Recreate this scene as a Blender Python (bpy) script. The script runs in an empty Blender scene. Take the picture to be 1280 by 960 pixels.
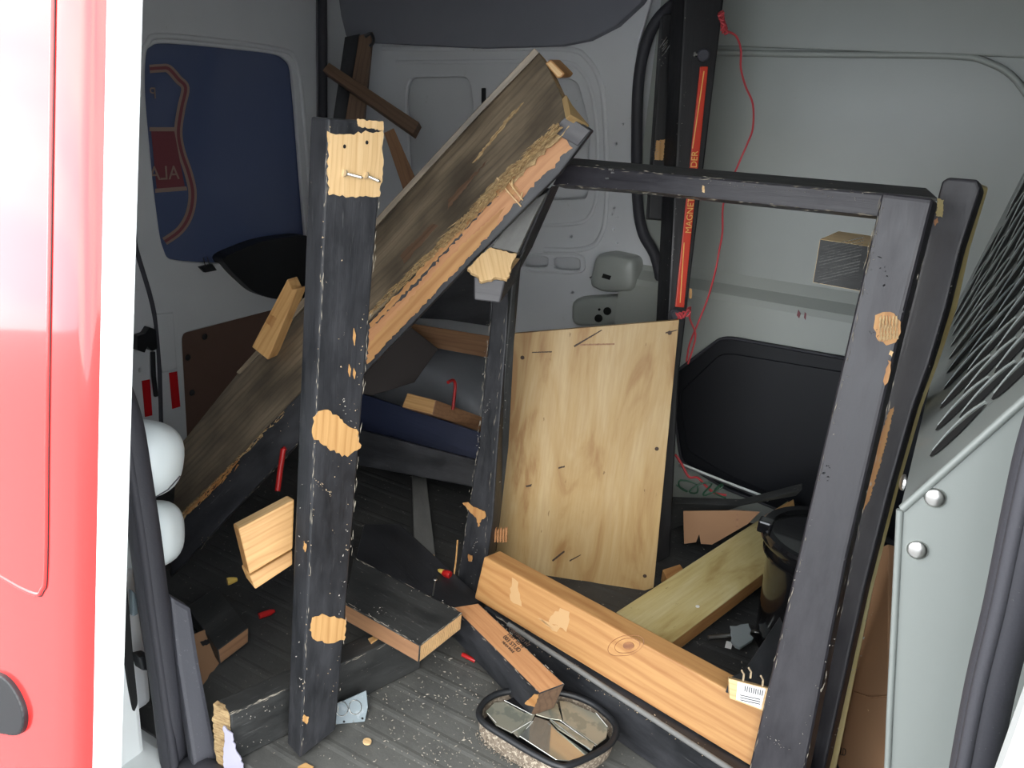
import bpy, bmesh, math, random
from mathutils import Vector, Matrix
random.seed(7)
S = bpy.context.scene
COL = S.collection

# ------------------------------------------------------------------ camera, sky, exposure
EYE = Vector((0, 0, .95)); FOC = 1000.0
RX = Vector((0.86052, -0.23068, 0.45419)); RY = Vector((0.50369, 0.25205, -0.8263)); RZ = Vector((0.07613, 0.93982, 0.33308))
RX.normalize(); RY = (RY - RX*RY.dot(RX)).normalized(); RZ = RX.cross(RY)
ROT = Matrix((RX, RY, RZ))                    # camera axes -> world
cam = bpy.data.objects.new('camera', bpy.data.cameras.new('camera')); COL.objects.link(cam)
cam.matrix_world = Matrix.Translation(EYE) @ ROT.to_4x4()
cam.data.sensor_width = 36; cam.data.lens = 36*FOC/1280; cam.data.clip_start = .01
S.camera = cam

W = bpy.data.worlds.new('sky'); S.world = W; W.use_nodes = True
nt = W.node_tree; nt.nodes.clear()
def N(nt, t, **k):
    n = nt.nodes.new(t)
    for a, v in k.items(): setattr(n, a, v)
    return n
o = N(nt, 'ShaderNodeOutputWorld'); bg = N(nt, 'ShaderNodeBackground'); nt.links.new(bg.outputs[0], o.inputs[0])
tc = N(nt, 'ShaderNodeTexCoord'); mp = N(nt, 'ShaderNodeMapping'); mp.inputs['Scale'].default_value = (1, 1, 2.6)
nz = N(nt, 'ShaderNodeTexNoise'); nz.inputs['Scale'].default_value = 2.4; nz.inputs['Detail'].default_value = 7
cr = N(nt, 'ShaderNodeValToRGB'); cr.color_ramp.elements[0].position = .40; cr.color_ramp.elements[1].position = .60
cr.color_ramp.elements[0].color = (.74, .82, .93, 1); cr.color_ramp.elements[1].color = (1.22, 1.20, 1.15, 1)
nt.links.new(tc.outputs['Generated'], mp.inputs[0]); nt.links.new(mp.outputs[0], nz.inputs[0]); nt.links.new(nz.outputs[0], cr.inputs[0])
nt.links.new(cr.outputs[0], bg.inputs[0]); bg.inputs[1].default_value = 3.0
sun = bpy.data.objects.new('sun', bpy.data.lights.new('sun', 'SUN')); COL.objects.link(sun)
sun.data.energy = .7; sun.data.angle = .30; sun.data.color = (1, .95, .86)
sun.rotation_euler = Vector((.30, -.75, .62)).to_track_quat('Z', 'Y').to_euler()
S.view_settings.view_transform = 'Standard'; S.view_settings.look = 'None'
S.view_settings.exposure = .80; S.view_settings.gamma = 1; S.view_settings.use_curve_mapping = False

# ------------------------------------------------------------------ pixel rays -> world points
def ray(x, y): return ROT @ Vector(((x-640)/FOC, -(y-480)/FOC, -1))
def P(x, y, d): return EYE + ray(x, y)*d
def on(x, y, ax, v):
    r = ray(x, y); return EYE + r*((v-EYE[ax])/r[ax])
def X_(x, y, v): return on(x, y, 0, v)
def Y_(x, y, v): return on(x, y, 1, v)
def Z_(x, y, v): return on(x, y, 2, v)
def hit(x, y, p0, n):
    r = ray(x, y); return EYE + r*((p0-EYE).dot(n)/r.dot(n))

# ------------------------------------------------------------------ materials
def mat(name, color=(.5, .5, .5), rough=.5, metal=0, coat=0, spec=.5, emit=None):
    m = bpy.data.materials.new(name); m.use_nodes = True
    b = m.node_tree.nodes['Principled BSDF']
    b.inputs['Base Color'].default_value = (*color, 1); b.inputs['Roughness'].default_value = rough
    b.inputs['Metallic'].default_value = metal; b.inputs['Coat Weight'].default_value = coat
    b.inputs['Specular IOR Level'].default_value = spec
    return m
def nodes(m): return m.node_tree, m.node_tree.nodes['Principled BSDF']
def coords(nt, scale, src='Object'):
    t = N(nt, 'ShaderNodeTexCoord'); g = N(nt, 'ShaderNodeMapping'); g.inputs['Scale'].default_value = scale
    nt.links.new(t.outputs[src], g.inputs[0]); return g.outputs[0]
def noise(nt, vec, scale, detail=4, rough=.5, dist=0):
    n = N(nt, 'ShaderNodeTexNoise'); n.inputs['Scale'].default_value = scale; n.inputs['Detail'].default_value = detail
    n.inputs['Roughness'].default_value = rough; n.inputs['Distortion'].default_value = dist
    nt.links.new(vec, n.inputs['Vector']); return n.outputs[0]
def ramp(nt, fac, stops):
    r = N(nt, 'ShaderNodeValToRGB'); e = r.color_ramp.elements
    while len(e) < len(stops): e.new(.5)
    for q, (p, c) in zip(e, stops): q.position = p; q.color = (*c, 1) if len(c) == 3 else c
    nt.links.new(fac, r.inputs[0]); return r.outputs[0]
def mix(nt, fac, a, b, mode='MIX'):
    m = N(nt, 'ShaderNodeMix', data_type='RGBA', blend_type=mode)
    for i, v in ((0, fac), (6, a), (7, b)):
        if hasattr(v, 'links'): nt.links.new(v, m.inputs[i])
        else: m.inputs[i].default_value = v if i == 0 else (*v, 1)
    return m.outputs[2]
def bump(nt, b, h, strength=.3, dist=.002):
    n = N(nt, 'ShaderNodeBump'); n.inputs['Strength'].default_value = strength; n.inputs['Distance'].default_value = dist
    nt.links.new(h, n.inputs['Height']); nt.links.new(n.outputs[0], b.inputs['Normal'])
G0, G1 = (0, 0, 0), (1, 1, 1)

def wood(name, light, dark, along=1.6, across=26, rough=.6, ring=9, ringmix=.5, dirt=0, bs=.25):
    m = mat(name, light, rough); nt, b = nodes(m)
    v = coords(nt, (along, across, across)); f = noise(nt, v, 4, 5, .6)
    w = N(nt, 'ShaderNodeTexWave', wave_type='BANDS', bands_direction='Y'); w.inputs['Scale'].default_value = ring
    w.inputs['Distortion'].default_value = 7; w.inputs['Detail'].default_value = 2; w.inputs['Detail Scale'].default_value = .8
    nt.links.new(coords(nt, (.8, 3.2, 3.2)), w.inputs['Vector'])
    c1 = ramp(nt, f, [(.32, dark), (.62, light)])
    c2 = ramp(nt, w.outputs[1], [(.0, dark), (.35, light), (1, light)])
    c = mix(nt, ringmix, c1, c2)
    if dirt:
        d = ramp(nt, noise(nt, coords(nt, (3, 6, 6)), 2.5, 4), [(.42, G0), (.72, G1)])
        c = mix(nt, d, c, tuple(x*(1-dirt) for x in dark))
    nt.links.new(c, b.inputs['Base Color']); bump(nt, b, f, bs, .0015); return m

def black_paint(name, base=(.012, .013, .016), hi=(.04, .041, .046), scr=.68, rough=.42, scol=(.30, .25, .20)):
    m = mat(name, base, rough); nt, b = nodes(m)
    f = noise(nt, coords(nt, (2, 40, 40)), 3, 5, .65)
    g = noise(nt, coords(nt, (3, 9, 9)), 3.0, 8, .72)
    c = mix(nt, ramp(nt, g, [(.35, G0), (.7, G1)]), base, hi)
    s = ramp(nt, noise(nt, coords(nt, (26, 70, 70)), 2.4, 6, .72, .6), [(scr, G0), (scr+.03, G1)])
    c = mix(nt, s, c, scol)
    s2 = ramp(nt, noise(nt, coords(nt, (5, 90, 90)), 2.2, 5, .7, .3), [(scr-.03, G0), (scr+.03, (.45,)*3)]); c = mix(nt, s2, c, (.13, .13, .13))
    nt.links.new(c, b.inputs['Base Color'])
    rr = ramp(nt, g, [(.3, (rough-.12,)*3), (.7, (rough+.16,)*3)]); nt.links.new(rr, b.inputs['Roughness'])
    bump(nt, b, f, .35, .0015); return m

def speckled(name, base, spk, scale=120, thr=.66, rough=.6, bs=.2, big=None):
    m = mat(name, base, rough); nt, b = nodes(m)
    v = coords(nt, (1, 1, 1)); n1 = noise(nt, v, scale, 3, .6)
    c = mix(nt, ramp(nt, n1, [(thr, G0), (thr+.05, G1)]), base, spk)
    if big: c = mix(nt, ramp(nt, noise(nt, v, 5, 6, .62), [(.38, G0), (.68, G1)]), c, big)
    nt.links.new(c, b.inputs['Base Color']); bump(nt, b, n1, bs, .001); return m

def painted(name, base, var=.12, rough=.35, coat=0, dirtc=None, thr=.62):
    m = mat(name, base, rough, coat=coat); nt, b = nodes(m)
    v = coords(nt, (1, 1, 1)); n1 = noise(nt, v, 3, 5, .6)
    c = mix(nt, ramp(nt, n1, [(.3, G0), (.7, G1)]), base, tuple(x*(1-var) for x in base))
    if dirtc:
        c = mix(nt, ramp(nt, noise(nt, v, 38, 5, .7), [(thr, G0), (thr+.08, G1)]), c, dirtc)
    nt.links.new(c, b.inputs['Base Color']); return m

def plyface(name, base, dark, light):
    m = mat(name, base, .55); nt, b = nodes(m)
    f = noise(nt, coords(nt, (1.1, 4.5, 4.5)), 2.6, 5, .55, 1.2)
    c = ramp(nt, f, [(.35, dark), (.46, base), (.62, light)])
    f2 = noise(nt, coords(nt, (3, 60, 60)), 3, 4, .6)
    c = mix(nt, ramp(nt, f2, [(.40, (.22,)*3), (.6, G0)]), c, dark)
    sp = noise(nt, coords(nt, (14, 40, 40)), 2, 4, .6)
    c = mix(nt, ramp(nt, sp, [(.70, G0), (.74, (.7,)*3)]), c, tuple(x*.5 for x in dark))
    nt.links.new(c, b.inputs['Base Color']); bump(nt, b, f2, .08, .001); return m

M = {}
M['fleck'] = mat('pale_paint_fleck', (.34, .32, .28), .7)
M['black'] = black_paint('black_painted_wood', (.010, .011, .013), (.034, .035, .040))
M['black_worn'] = black_paint('worn_black_painted_wood', (.014, .015, .015), (.042, .043, .042), .655, .5, (.22, .19, .16))
M['black_soft'] = black_paint('satin_black_painted_wood', (.017, .016, .020), (.036, .034, .040), .72, .38)
M['navy'] = black_paint('dark_blue_painted_wood', (.008, .013, .035), (.012, .018, .05), .74, .5)
M['grey_wood'] = black_paint('dusty_grey_wood', (.12, .12, .115), (.19, .19, .18), .7, .7)
M['pine'] = wood('raw_pine', (.56, .33, .13), (.38, .19, .06), ringmix=.38)
M['pine_pale'] = wood('pale_raw_pine', (.66, .46, .24), (.50, .31, .13), ring=14, ringmix=.35)
M['fir'] = wood('orange_fir', (.44, .235, .085), (.30, .13, .04), ring=5, ringmix=.45)
M['redfir'] = wood('reddish_raw_fir', (.46, .23, .10), (.33, .14, .055), ringmix=.3)
M['ply'] = plyface('plywood_face', (.42, .285, .125), (.30, .165, .06), (.47, .345, .18))
M['ply_green'] = plyface('yellowish_plywood_face', (.47, .385, .17), (.33, .235, .085), (.54, .47, .25))
M['brown'] = wood('brown_wood', (.30, .16, .08), (.20, .10, .05), ringmix=.4)
M['browndark'] = wood('shabby_brown_wood', (.15, .09, .055), (.09, .05, .03), ringmix=.4)
M['endgrain'] = wood('pine_end_grain', (.70, .46, .22), (.30, .15, .06), 16, 16, .7, 26, .7)
M['laminate'] = wood('grey_brown_laminate', (.235, .185, .125), (.095, .075, .055), 1.6, 22, .42, 7, .35, dirt=.35, bs=.12)
M['splinter'] = wood('splintered_chipboard', (.50, .36, .18), (.18, .10, .045), 22, 70, .8, 20, .3, bs=1)
M['cardboard'] = painted('cardboard', (.30, .165, .085), .2, .8)
M['hardboard'] = painted('brown_hardboard', (.15, .09, .068), .2, .6)
M['grey'] = painted('grey_van_paint', (.68, .695, .71), .10, .4, dirtc=(.54, .55, .54), thr=.66)
M['grey_green'] = painted('greenish_grey_van_paint', (.375, .40, .37), .10, .35, dirtc=(.32, .33, .30), thr=.68)
M['white'] = painted('white_van_paint', (.80, .83, .82), .05, .3, .3, dirtc=(.45, .46, .42), thr=.72)
M['bulk'] = painted('partition_grey_paint', (.24, .262, .248), .06, .34, .2, dirtc=(.17, .19, .18), thr=.74)
M['cap'] = mat('white_plastic', (.72, .78, .78), .28)
M['liner'] = painted('grey_headliner', (.22, .225, .26), .15, .9)
M['seal'] = speckled('black_rubber', (.036, .036, .044), (.09, .09, .09), 300, .70, .62, .35)
M['dark'] = mat('dark_plastic', (.012, .013, .015), .45)
M['trimgrey'] = speckled('grey_plastic_trim', (.055, .056, .068), (.13, .13, .14), 260, .66, .55, .2)
M['panelblack'] = mat('charcoal_door_panel', (.006, .007, .010), .5, spec=.35)
M['glass'] = mat('dark_tinted_glass', (.085, .11, .21), .14)
M['gloss'] = mat('glossy_black_plastic', (.008, .008, .009), .15, coat=.5)
M['steel'] = mat('steel', (.62, .62, .60), .28, 1)
M['zinc'] = speckled('galvanised_steel', (.15, .19, .21), (.21, .25, .27), 60, .58, .5, .1)
M['brass'] = mat('brass', (.35, .24, .08), .4, .8)
M['red'] = mat('red_plastic', (.40, .012, .012), .35)
M['redbar'] = mat('red_bar_enamel', (.62, .045, .018), .35)
M['reflector'] = mat('red_reflector_tape', (.60, .015, .02), .25)
M['yellow'] = mat('yellow_plastic', (.65, .45, .10), .4)
M['gold'] = mat('yellow_print', (.85, .55, .15), .5)
M['tan'] = mat('tan_print', (.32, .23, .19), .5)
M['dullred'] = mat('dull_red_print', (.20, .05, .06), .5)
M['pink'] = mat('red_nylon_string', (.55, .06, .07), .6)
M['green'] = mat('dark_green_cord', (.015, .07, .035), .5)
M['sawgrey'] = mat('sawn_grey_wood', (.10, .10, .095), .7)
M['deep_brown'] = mat('deep_brown_board', (.028, .020, .018), .7)  # even, very dark brown for the board under the platform
M['smear'] = mat('pale_glue_smear', (.47, .29, .135), .5)
M['knotc'] = wood('knot_wood', (.30, .13, .05), (.16, .065, .03), 14, 14, .6)
M['crumb'] = mat('sawdust_crumb', (.26, .235, .19), .9)
M['arch'] = painted('shaded_arch_paint', (.20, .21, .23), .3, .6)  # van grey darkened: the shade on the arch is put into its colour
M['black_deep'] = black_paint('deep_black_painted_wood', (.005, .005, .006), (.013, .013, .015), .72, .5)
M['pine_lit'] = wood('lit_pine', (.88, .66, .36), (.72, .48, .22), ring=14, ringmix=.3)  # light on the sawn stub's top put into a brighter pine colour
M['paper'] = mat('white_paper', (.70, .70, .68), .7)
M['tape'] = painted('lilac_plastic_film', (.40, .39, .50), .2, .35)
M['ink'] = mat('black_ink', (.05, .03, .02), .7)
M['hole'] = mat('dark_hole', (.004, .004, .004), .9)
M['plastic_clear'] = mat('clear_plastic_wrap', (.22, .25, .26), .15)
M['sawdust'] = speckled('sawdust_crust', (.20, .16, .12), (.42, .36, .28), 160, .52, .95, 1.5)
M['chip'] = mat('wood_chip', (.40, .31, .20), .8)
M['mirror'] = painted('dusty_mirror', (.62, .64, .58), .2, .10); M['mirror'].node_tree.nodes['Principled BSDF'].inputs['Metallic'].default_value = .85
M['dusty_mirror'] = speckled('dusty_mirror_glass', (.26, .27, .22), (.36, .35, .28), 30, .45, .25, .1); M['dusty_mirror'].node_tree.nodes['Principled BSDF'].inputs['Metallic'].default_value = .5
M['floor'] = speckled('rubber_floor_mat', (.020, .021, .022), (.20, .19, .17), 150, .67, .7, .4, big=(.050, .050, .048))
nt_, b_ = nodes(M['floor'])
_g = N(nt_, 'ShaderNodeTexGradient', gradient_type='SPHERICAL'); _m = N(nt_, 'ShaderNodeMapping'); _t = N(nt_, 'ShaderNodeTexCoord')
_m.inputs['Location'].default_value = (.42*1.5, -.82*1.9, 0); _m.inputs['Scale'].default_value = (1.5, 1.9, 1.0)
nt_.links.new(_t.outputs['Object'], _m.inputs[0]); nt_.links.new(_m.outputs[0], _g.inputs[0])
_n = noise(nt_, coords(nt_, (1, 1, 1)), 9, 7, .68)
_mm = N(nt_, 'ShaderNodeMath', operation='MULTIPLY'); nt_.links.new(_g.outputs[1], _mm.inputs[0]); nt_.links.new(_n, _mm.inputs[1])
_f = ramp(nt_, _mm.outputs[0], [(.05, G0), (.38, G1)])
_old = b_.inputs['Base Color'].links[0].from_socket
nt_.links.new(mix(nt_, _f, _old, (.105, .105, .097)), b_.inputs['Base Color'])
M['asphalt'] = speckled('asphalt', (.20, .20, .20), (.32, .32, .31), 90, .6, .9, .3)
# red car paint
M['redpaint'] = mat('red_car_paint', (.70, .022, .02), .22, coat=1)
M['redpaint'].node_tree.nodes['Principled BSDF'].inputs['Coat Roughness'].default_value = .05

# ------------------------------------------------------------------ object helpers
INV = {}
def link(name, me, Mx, m, parent=None):
    o = bpy.data.objects.new(name, me); COL.objects.link(o)
    if m is not None and not me.materials: me.materials.append(m)
    if parent is not None:
        o.parent = parent; o.matrix_parent_inverse = INV[parent.name]
    o.matrix_basis = Mx; INV[o.name] = Mx.inverted(); o['_M'] = [v for r in Mx for v in r]
    return o
def MX(o): v = list(o['_M']); return Matrix((v[0:4], v[4:8], v[8:12], v[12:16]))
def tag(o, label, cat, group=None, kind=None):
    if label: o['label'] = label
    if cat: o['category'] = cat
    if group: o['group'] = group
    if kind: o['kind'] = kind
    return o
def struct(o): o['kind'] = 'structure'; return o
def empty(name, loc, label, cat, group=None):
    o = bpy.data.objects.new(name, None); COL.objects.link(o); o.empty_display_size = .05
    Mx = Matrix.Translation(loc); o.matrix_basis = Mx; INV[o.name] = Mx.inverted(); o['_M'] = [v for r in Mx for v in r]
    return tag(o, label, cat, group)
def frame(x, z, loc):
    z = z.normalized(); x = (x - z*x.dot(z)).normalized(); y = z.cross(x)
    return Matrix.Translation(loc) @ Matrix((x, y, z)).transposed().to_4x4()
def toV(p):
    return p if isinstance(p, Vector) else P(*p)
def plane_of(pts):
    """pts: world vectors or (px,py,d); later ones may be (px,py) and are put on the plane of the first three full ones"""
    full = [toV(p) for p in pts if isinstance(p, Vector) or len(p) == 3]
    n = (full[1]-full[0]).cross(full[2]-full[0]).normalized()
    if n.dot(EYE-full[0]) < 0: n = -n
    w = [hit(p[0], p[1], full[0], n) if (not isinstance(p, Vector) and len(p) == 2) else
         (lambda v: v - n*(v-full[0]).dot(n))(toV(p)) for p in pts]
    return w, n
def prism(name, pts, thick, m, parent=None, bev=.0025, over=None, jag=0, seg=2, lift=0, ext=None, xdir=None):
    """solid with the outline pts as its front face, thick metres deep. over: {side index | 'front' | 'back': material}"""
    w, n = plane_of(pts)
    if lift: w = [v + n*lift for v in w]
    if jag:
        q = []
        for i, a in enumerate(w):
            b = w[(i+1) % len(w)]; L = (b-a).length; k = max(1, int(L/(jag*2.2))); k = min(k, 40)
            for j in range(k):
                c = a.lerp(b, (j+(random.uniform(-.3, .3) if j else 0))/k)
                if j:
                    t = n.cross((b-a).normalized()); c = c + t*random.uniform(-jag, jag)
                q.append(c)
        w = q
    big = max(range(len(w)), key=lambda i: (w[(i+1) % len(w)]-w[i]).length)
    x = xdir if xdir else w[(big+1) % len(w)]-w[big]
    cen = sum(w, Vector())/len(w)
    e = -n if ext is None else ext
    Mx = frame(x, n, cen - n*thick*.5); I = Mx.inverted()
    if (w[1]-w[0]).cross(w[2]-w[1]).dot(n) < 0 and not jag: pass
    bm = bmesh.new()
    f = [bm.verts.new(I @ v) for v in w]; b = [bm.verts.new(I @ (v + e*thick)) for v in w]
    mats = [m]; faces = {}
    faces['front'] = bm.faces.new(f); faces['back'] = bm.faces.new(b[::-1])
    for i in range(len(w)):
        j = (i+1) % len(w); faces[i] = bm.faces.new((f[j], f[i], b[i], b[j]))
    for k, mm in (over or {}).items():
        if mm not in mats: mats.append(mm)
        faces[k].material_index = mats.index(mm)
    bmesh.ops.recalc_face_normals(bm, faces=bm.faces)
    if bev: 
        try: bmesh.ops.bevel(bm, geom=list(bm.edges), offset=bev, segments=seg, affect='EDGES', profile=.6, clamp_overlap=True)
        except Exception: pass
    me = bpy.data.meshes.new(name); bm.to_mesh(me); bm.free()
    for mm in mats: me.materials.append(mm)
    o = link(name, me, Mx, None, parent); o['_n'] = list(n); o['_p'] = list(w[0]); 
    return o
def patch(name, par, pts, m, thick=.0012, lift=.0008, jag=.0022, bev=0, src=None):
    s = src or par; par = s; n = Vector(s['_n']); p0 = Vector(s['_p'])
    w = [hit(x, y, p0, n) for x, y in pts]
    return prism(name, w, thick, m, par, bev=bev, jag=jag, lift=lift, xdir=(MX(s).to_3x3() @ Vector((1, 0, 0))))
def onface(src, x, y, lift=0):
    n = Vector(src['_n']); return hit(x, y, Vector(src['_p']), n) + n*lift
def from_bm(name, bm, m, parent=None, loc=None, Mx=None):
    me = bpy.data.meshes.new(name); bm.to_mesh(me); bm.free(); me.materials.append(m)
    return link(name, me, Mx if Mx is not None else Matrix.Translation(loc or Vector()), None, parent)
def smooth(o, ang=40):
    me = o.data
    for p in me.polygons: p.use_smooth = True
    bm = bmesh.new(); bm.from_mesh(me)
    for e in bm.edges:
        if len(e.link_faces) == 2 and e.calc_face_angle(0) > math.radians(ang): e.smooth = False
    bm.to_mesh(me); bm.free(); return o
def box(name, a, b, m, parent=None, bev=0):
    a = Vector(a); b = Vector(b); c = (a+b)/2; s = b-a
    bm = bmesh.new(); bmesh.ops.create_cube(bm, size=1)
    for v in bm.verts: v.co = Vector((v.co.x*s.x, v.co.y*s.y, v.co.z*s.z))
    if bev: bmesh.ops.bevel(bm, geom=list(bm.edges), offset=bev, segments=2, affect='EDGES', profile=.6)
    return from_bm(name, bm, m, parent, c)
def catmull(pts, k=5, closed=False):
    out = []; n = len(pts); rng = range(n if closed else n-1)
    for i in rng:
        g = lambda j: pts[j % n] if closed else pts[max(0, min(n-1, j))]
        a, b, c, d = g(i-1), g(i), g(i+1), g(i+2)
        for q in range(k):
            t = q/k
            out.append(.5*((2*b) + (c-a)*t + (2*a-5*b+4*c-d)*t*t + (3*b-a-3*c+d)*t**3))
    if not closed: out.append(pts[-1])
    return out
def tube(name, pts, r, m, parent=None, n=8, closed=False, sm=0, flat=1, fdir=None, radii=None):
    pts = [toV(p) for p in pts]
    if sm: pts = catmull(pts, sm, closed)
    bm = bmesh.new(); rings = []; L = len(pts); c0 = sum(pts, Vector())/L
    up = fdir.copy() if fdir else None
    for i, p in enumerate(pts):
        t = (pts[(i+1) % L]-pts[i-1]) if closed else (pts[min(L-1, i+1)]-pts[max(0, i-1)])
        t.normalize()
        if up is None: up = t.orthogonal()
        u = (up - t*up.dot(t)).normalized()
        if not fdir: up = u
        v = t.cross(u); rr = radii[i] if radii else r
        rings.append([bm.verts.new(p-c0 + (u*math.cos(a)*flat + v*math.sin(a))*rr) for a in [2*math.pi*k/n for k in range(n)]])
    for i in range(L if closed else L-1):
        A, B = rings[i], rings[(i+1) % L]
        for k in range(n): bm.faces.new((A[k], A[(k+1) % n], B[(k+1) % n], B[k]))
    if not closed: bm.faces.new(rings[0][::-1]); bm.faces.new(rings[-1])
    bmesh.ops.recalc_face_normals(bm, faces=bm.faces)
    return smooth(from_bm(name, bm, m, parent, c0), 60)
def lathe(name, prof, m, p0, axis, parent=None, n=20):
    """prof: (radius, height) along axis from p0"""
    Mx = frame(Vector(axis).orthogonal(), Vector(axis), p0); bm = bmesh.new(); rings = []
    for r, h in prof: rings.append([bm.verts.new((r*math.cos(2*math.pi*k/n), r*math.sin(2*math.pi*k/n), h)) for k in range(n)])
    for A, B in zip(rings, rings[1:]):
        for k in range(n): bm.faces.new((A[k], A[(k+1) % n], B[(k+1) % n], B[k]))
    bm.faces.new(rings[0][::-1]); bm.faces.new(rings[-1])
    bmesh.ops.remove_doubles(bm, verts=bm.verts, dist=1e-6); bmesh.ops.recalc_face_normals(bm, faces=bm.faces)
    return smooth(from_bm(name, bm, m, parent, Mx=Mx), 35)
def slivers(src, lines, n, m, ln=(.004, .018), w=.00045):
    """worn edge: fine splinters lying along pixel lines of a face, one stuff part"""
    nn = Vector(src['_n']); p0 = Vector(src['_p']); bm = bmesh.new()
    for _ in range(n):
        (x0, y0), (x1, y1) = random.choice(lines); t = random.random()
        A = hit(x0, y0, p0, nn); B = hit(x1, y1, p0, nn); ax = (B-A).normalized(); sd_ = nn.cross(ax)
        c = A.lerp(B, t)+sd_*random.gauss(0, .0012)+nn*.0004-p0; L = random.uniform(*ln)*.5; ww = random.uniform(.4, 1.6)*w
        d = ax+sd_*random.uniform(-.12, .12)
        v = [bm.verts.new(q) for q in (c-d*L, c+sd_*ww, c+d*L, c-sd_*ww, c+nn*.0006)]
        for i in range(4): bm.faces.new((v[i], v[(i+1) % 4], v[4]))
    bmesh.ops.recalc_face_normals(bm, faces=bm.faces)
    o = from_bm('edge_wear', bm, m, src, p0); o['kind'] = 'stuff'; return o
def screw(p0, p1, parent, r=.0022, name='screw'):
    ax = p1-p0; L = ax.length; pr = [(.0001, 0), (r*2.1, 0), (r*2.1, .0008), (r, .0035)]; k = int((L-.006)/.0022)
    for i in range(k): h = .0036+i*.0022; pr += [(r*.65, h), (r*1.05, h+.0011)]
    pr += [(r*.6, L-.002), (.0002, L)]
    return lathe(name, pr, M['steel'], p0, ax, parent, 10)
def dome(name, c, n, r, m, parent=None, h=.5):
    pr = [(r, 0)] + [(r*math.cos(a), r*h*math.sin(a)) for a in [i*math.pi/2/6 for i in range(1, 6)]] + [(.0002, r*h)]
    return lathe(name, [(r, -.001)]+pr, m, c, n, parent, 22)
def text(name, s, size, m, Mx, parent=None, mirror=False, depth=.0004):
    cu = bpy.data.curves.new(name, 'FONT'); cu.body = s; cu.size = size; cu.extrude = depth
    cu.align_x = 'CENTER'; cu.align_y = 'CENTER'
    t = bpy.data.objects.new('tmp', cu); COL.objects.link(t); bpy.context.view_layer.update()
    me = bpy.data.meshes.new_from_object(t.evaluated_get(bpy.context.evaluated_depsgraph_get()))
    bpy.data.objects.remove(t)
    if mirror:
        for v in me.vertices: v.co.x *= -1
        me.flip_normals()
    me.materials.clear(); me.materials.append(m)
    return link(name, me, Mx, None, parent)
def plate(name, outer, holes, z_axis, thick, m, parent=None, bev=.003, off=0):
    """flat sheet with holes; outlines are world points on one plane; front faces z_axis"""
    o0 = outer[0]; z = z_axis.normalized(); x = Vector((0, 0, 1)).cross(z)
    if x.length < .1: x = Vector((1, 0, 0))
    Mx = frame(x, z, o0 + z*(off - thick/2)); I = Mx.inverted()
    cu = bpy.data.curves.new(name, 'CURVE'); cu.dimensions = '2D'; cu.fill_mode = 'BOTH'
    cu.extrude = max(.0001, thick/2-bev); cu.bevel_depth = bev; cu.bevel_resolution = 2; cu.offset = 0
    for lp in [outer]+holes:
        sp = cu.splines.new('POLY'); sp.points.add(len(lp)-1)
        for i, p in enumerate(lp): q = I @ p; sp.points[i].co = (q.x, q.y, 0, 1)
        sp.use_cyclic_u = True
    t = bpy.data.objects.new('tmp', cu); COL.objects.link(t); bpy.context.view_layer.update()
    me = bpy.data.meshes.new_from_object(t.evaluated_get(bpy.context.evaluated_depsgraph_get()))
    bpy.data.objects.remove(t); me.materials.clear(); me.materials.append(m)
    return smooth(link(name, me, Mx, None, parent), 50)
def loop(pts, f, r=.2, k=5):
    """pixel outline with rounded corners -> world points by f(x,y)"""
    out = []; n = len(pts)
    for i in range(n):
        a, b, c = Vector(pts[i-1]), Vector(pts[i]), Vector(pts[(i+1) % n])
        u = b.lerp(a, r); v = b.lerp(c, r)
        for j in range(k+1):
            t = j/k; q = u*(1-t)**2 + b*2*t*(1-t) + v*t*t; out.append(f(q.x, q.y))
    return out
def oval(cx, cy, rx, ry, f, n=14, tilt=0):
    return [f(cx+rx*math.cos(a)*math.cos(tilt)-ry*math.sin(a)*math.sin(tilt), cy+rx*math.cos(a)*math.sin(tilt)+ry*math.sin(a)*math.cos(tilt)) for a in [2*math.pi*i/n for i in range(n)]]
def flakes(name, par, src, lines, n, size, m, spread=2.5):
    """small paint chips and slivers strewn along pixel lines of a face, one stuff part"""
    par = src; size *= .55; n = int(n*.6)
    nn = Vector(src['_n']); bm = bmesh.new(); p0 = Vector(src['_p'])
    for _ in range(n):
        (x0, y0), (x1, y1) = random.choice(lines); t = random.random()
        c = hit(x0+(x1-x0)*t+random.uniform(-spread, spread), y0+(y1-y0)*t+random.uniform(-spread, spread), p0, nn)
        a = nn.orthogonal().normalized(); b = nn.cross(a); th = random.uniform(0, 6.28); s = size*random.uniform(.3, 1.5); el = random.uniform(.2, .7)
        u = (a*math.cos(th)+b*math.sin(th))*s; v = (-a*math.sin(th)+b*math.cos(th))*s*el
        vs = [bm.verts.new(c-p0+u*math.cos(q)*random.uniform(.6, 1)+v*math.sin(q)*random.uniform(.6, 1)+nn*.0006) for q in (0, 1.2, 2.5, 3.7, 5)]
        top = bm.verts.new(c-p0+nn*.0018)
        for i in range(5): bm.faces.new((vs[i], vs[(i+1) % 5], top))
        bm.faces.new(vs[::-1])
    o = from_bm(name, bm, m, par, p0); o['kind'] = 'stuff'; return o
V = Vector
UP = V((0, 0, 1))

# ================================================================== STRUCTURE
REARX, FARY = -1.75, 1.9
fw = lambda x, y: Y_(x, y, FARY)
rw = lambda x, y: X_(x, y, REARX)
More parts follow.
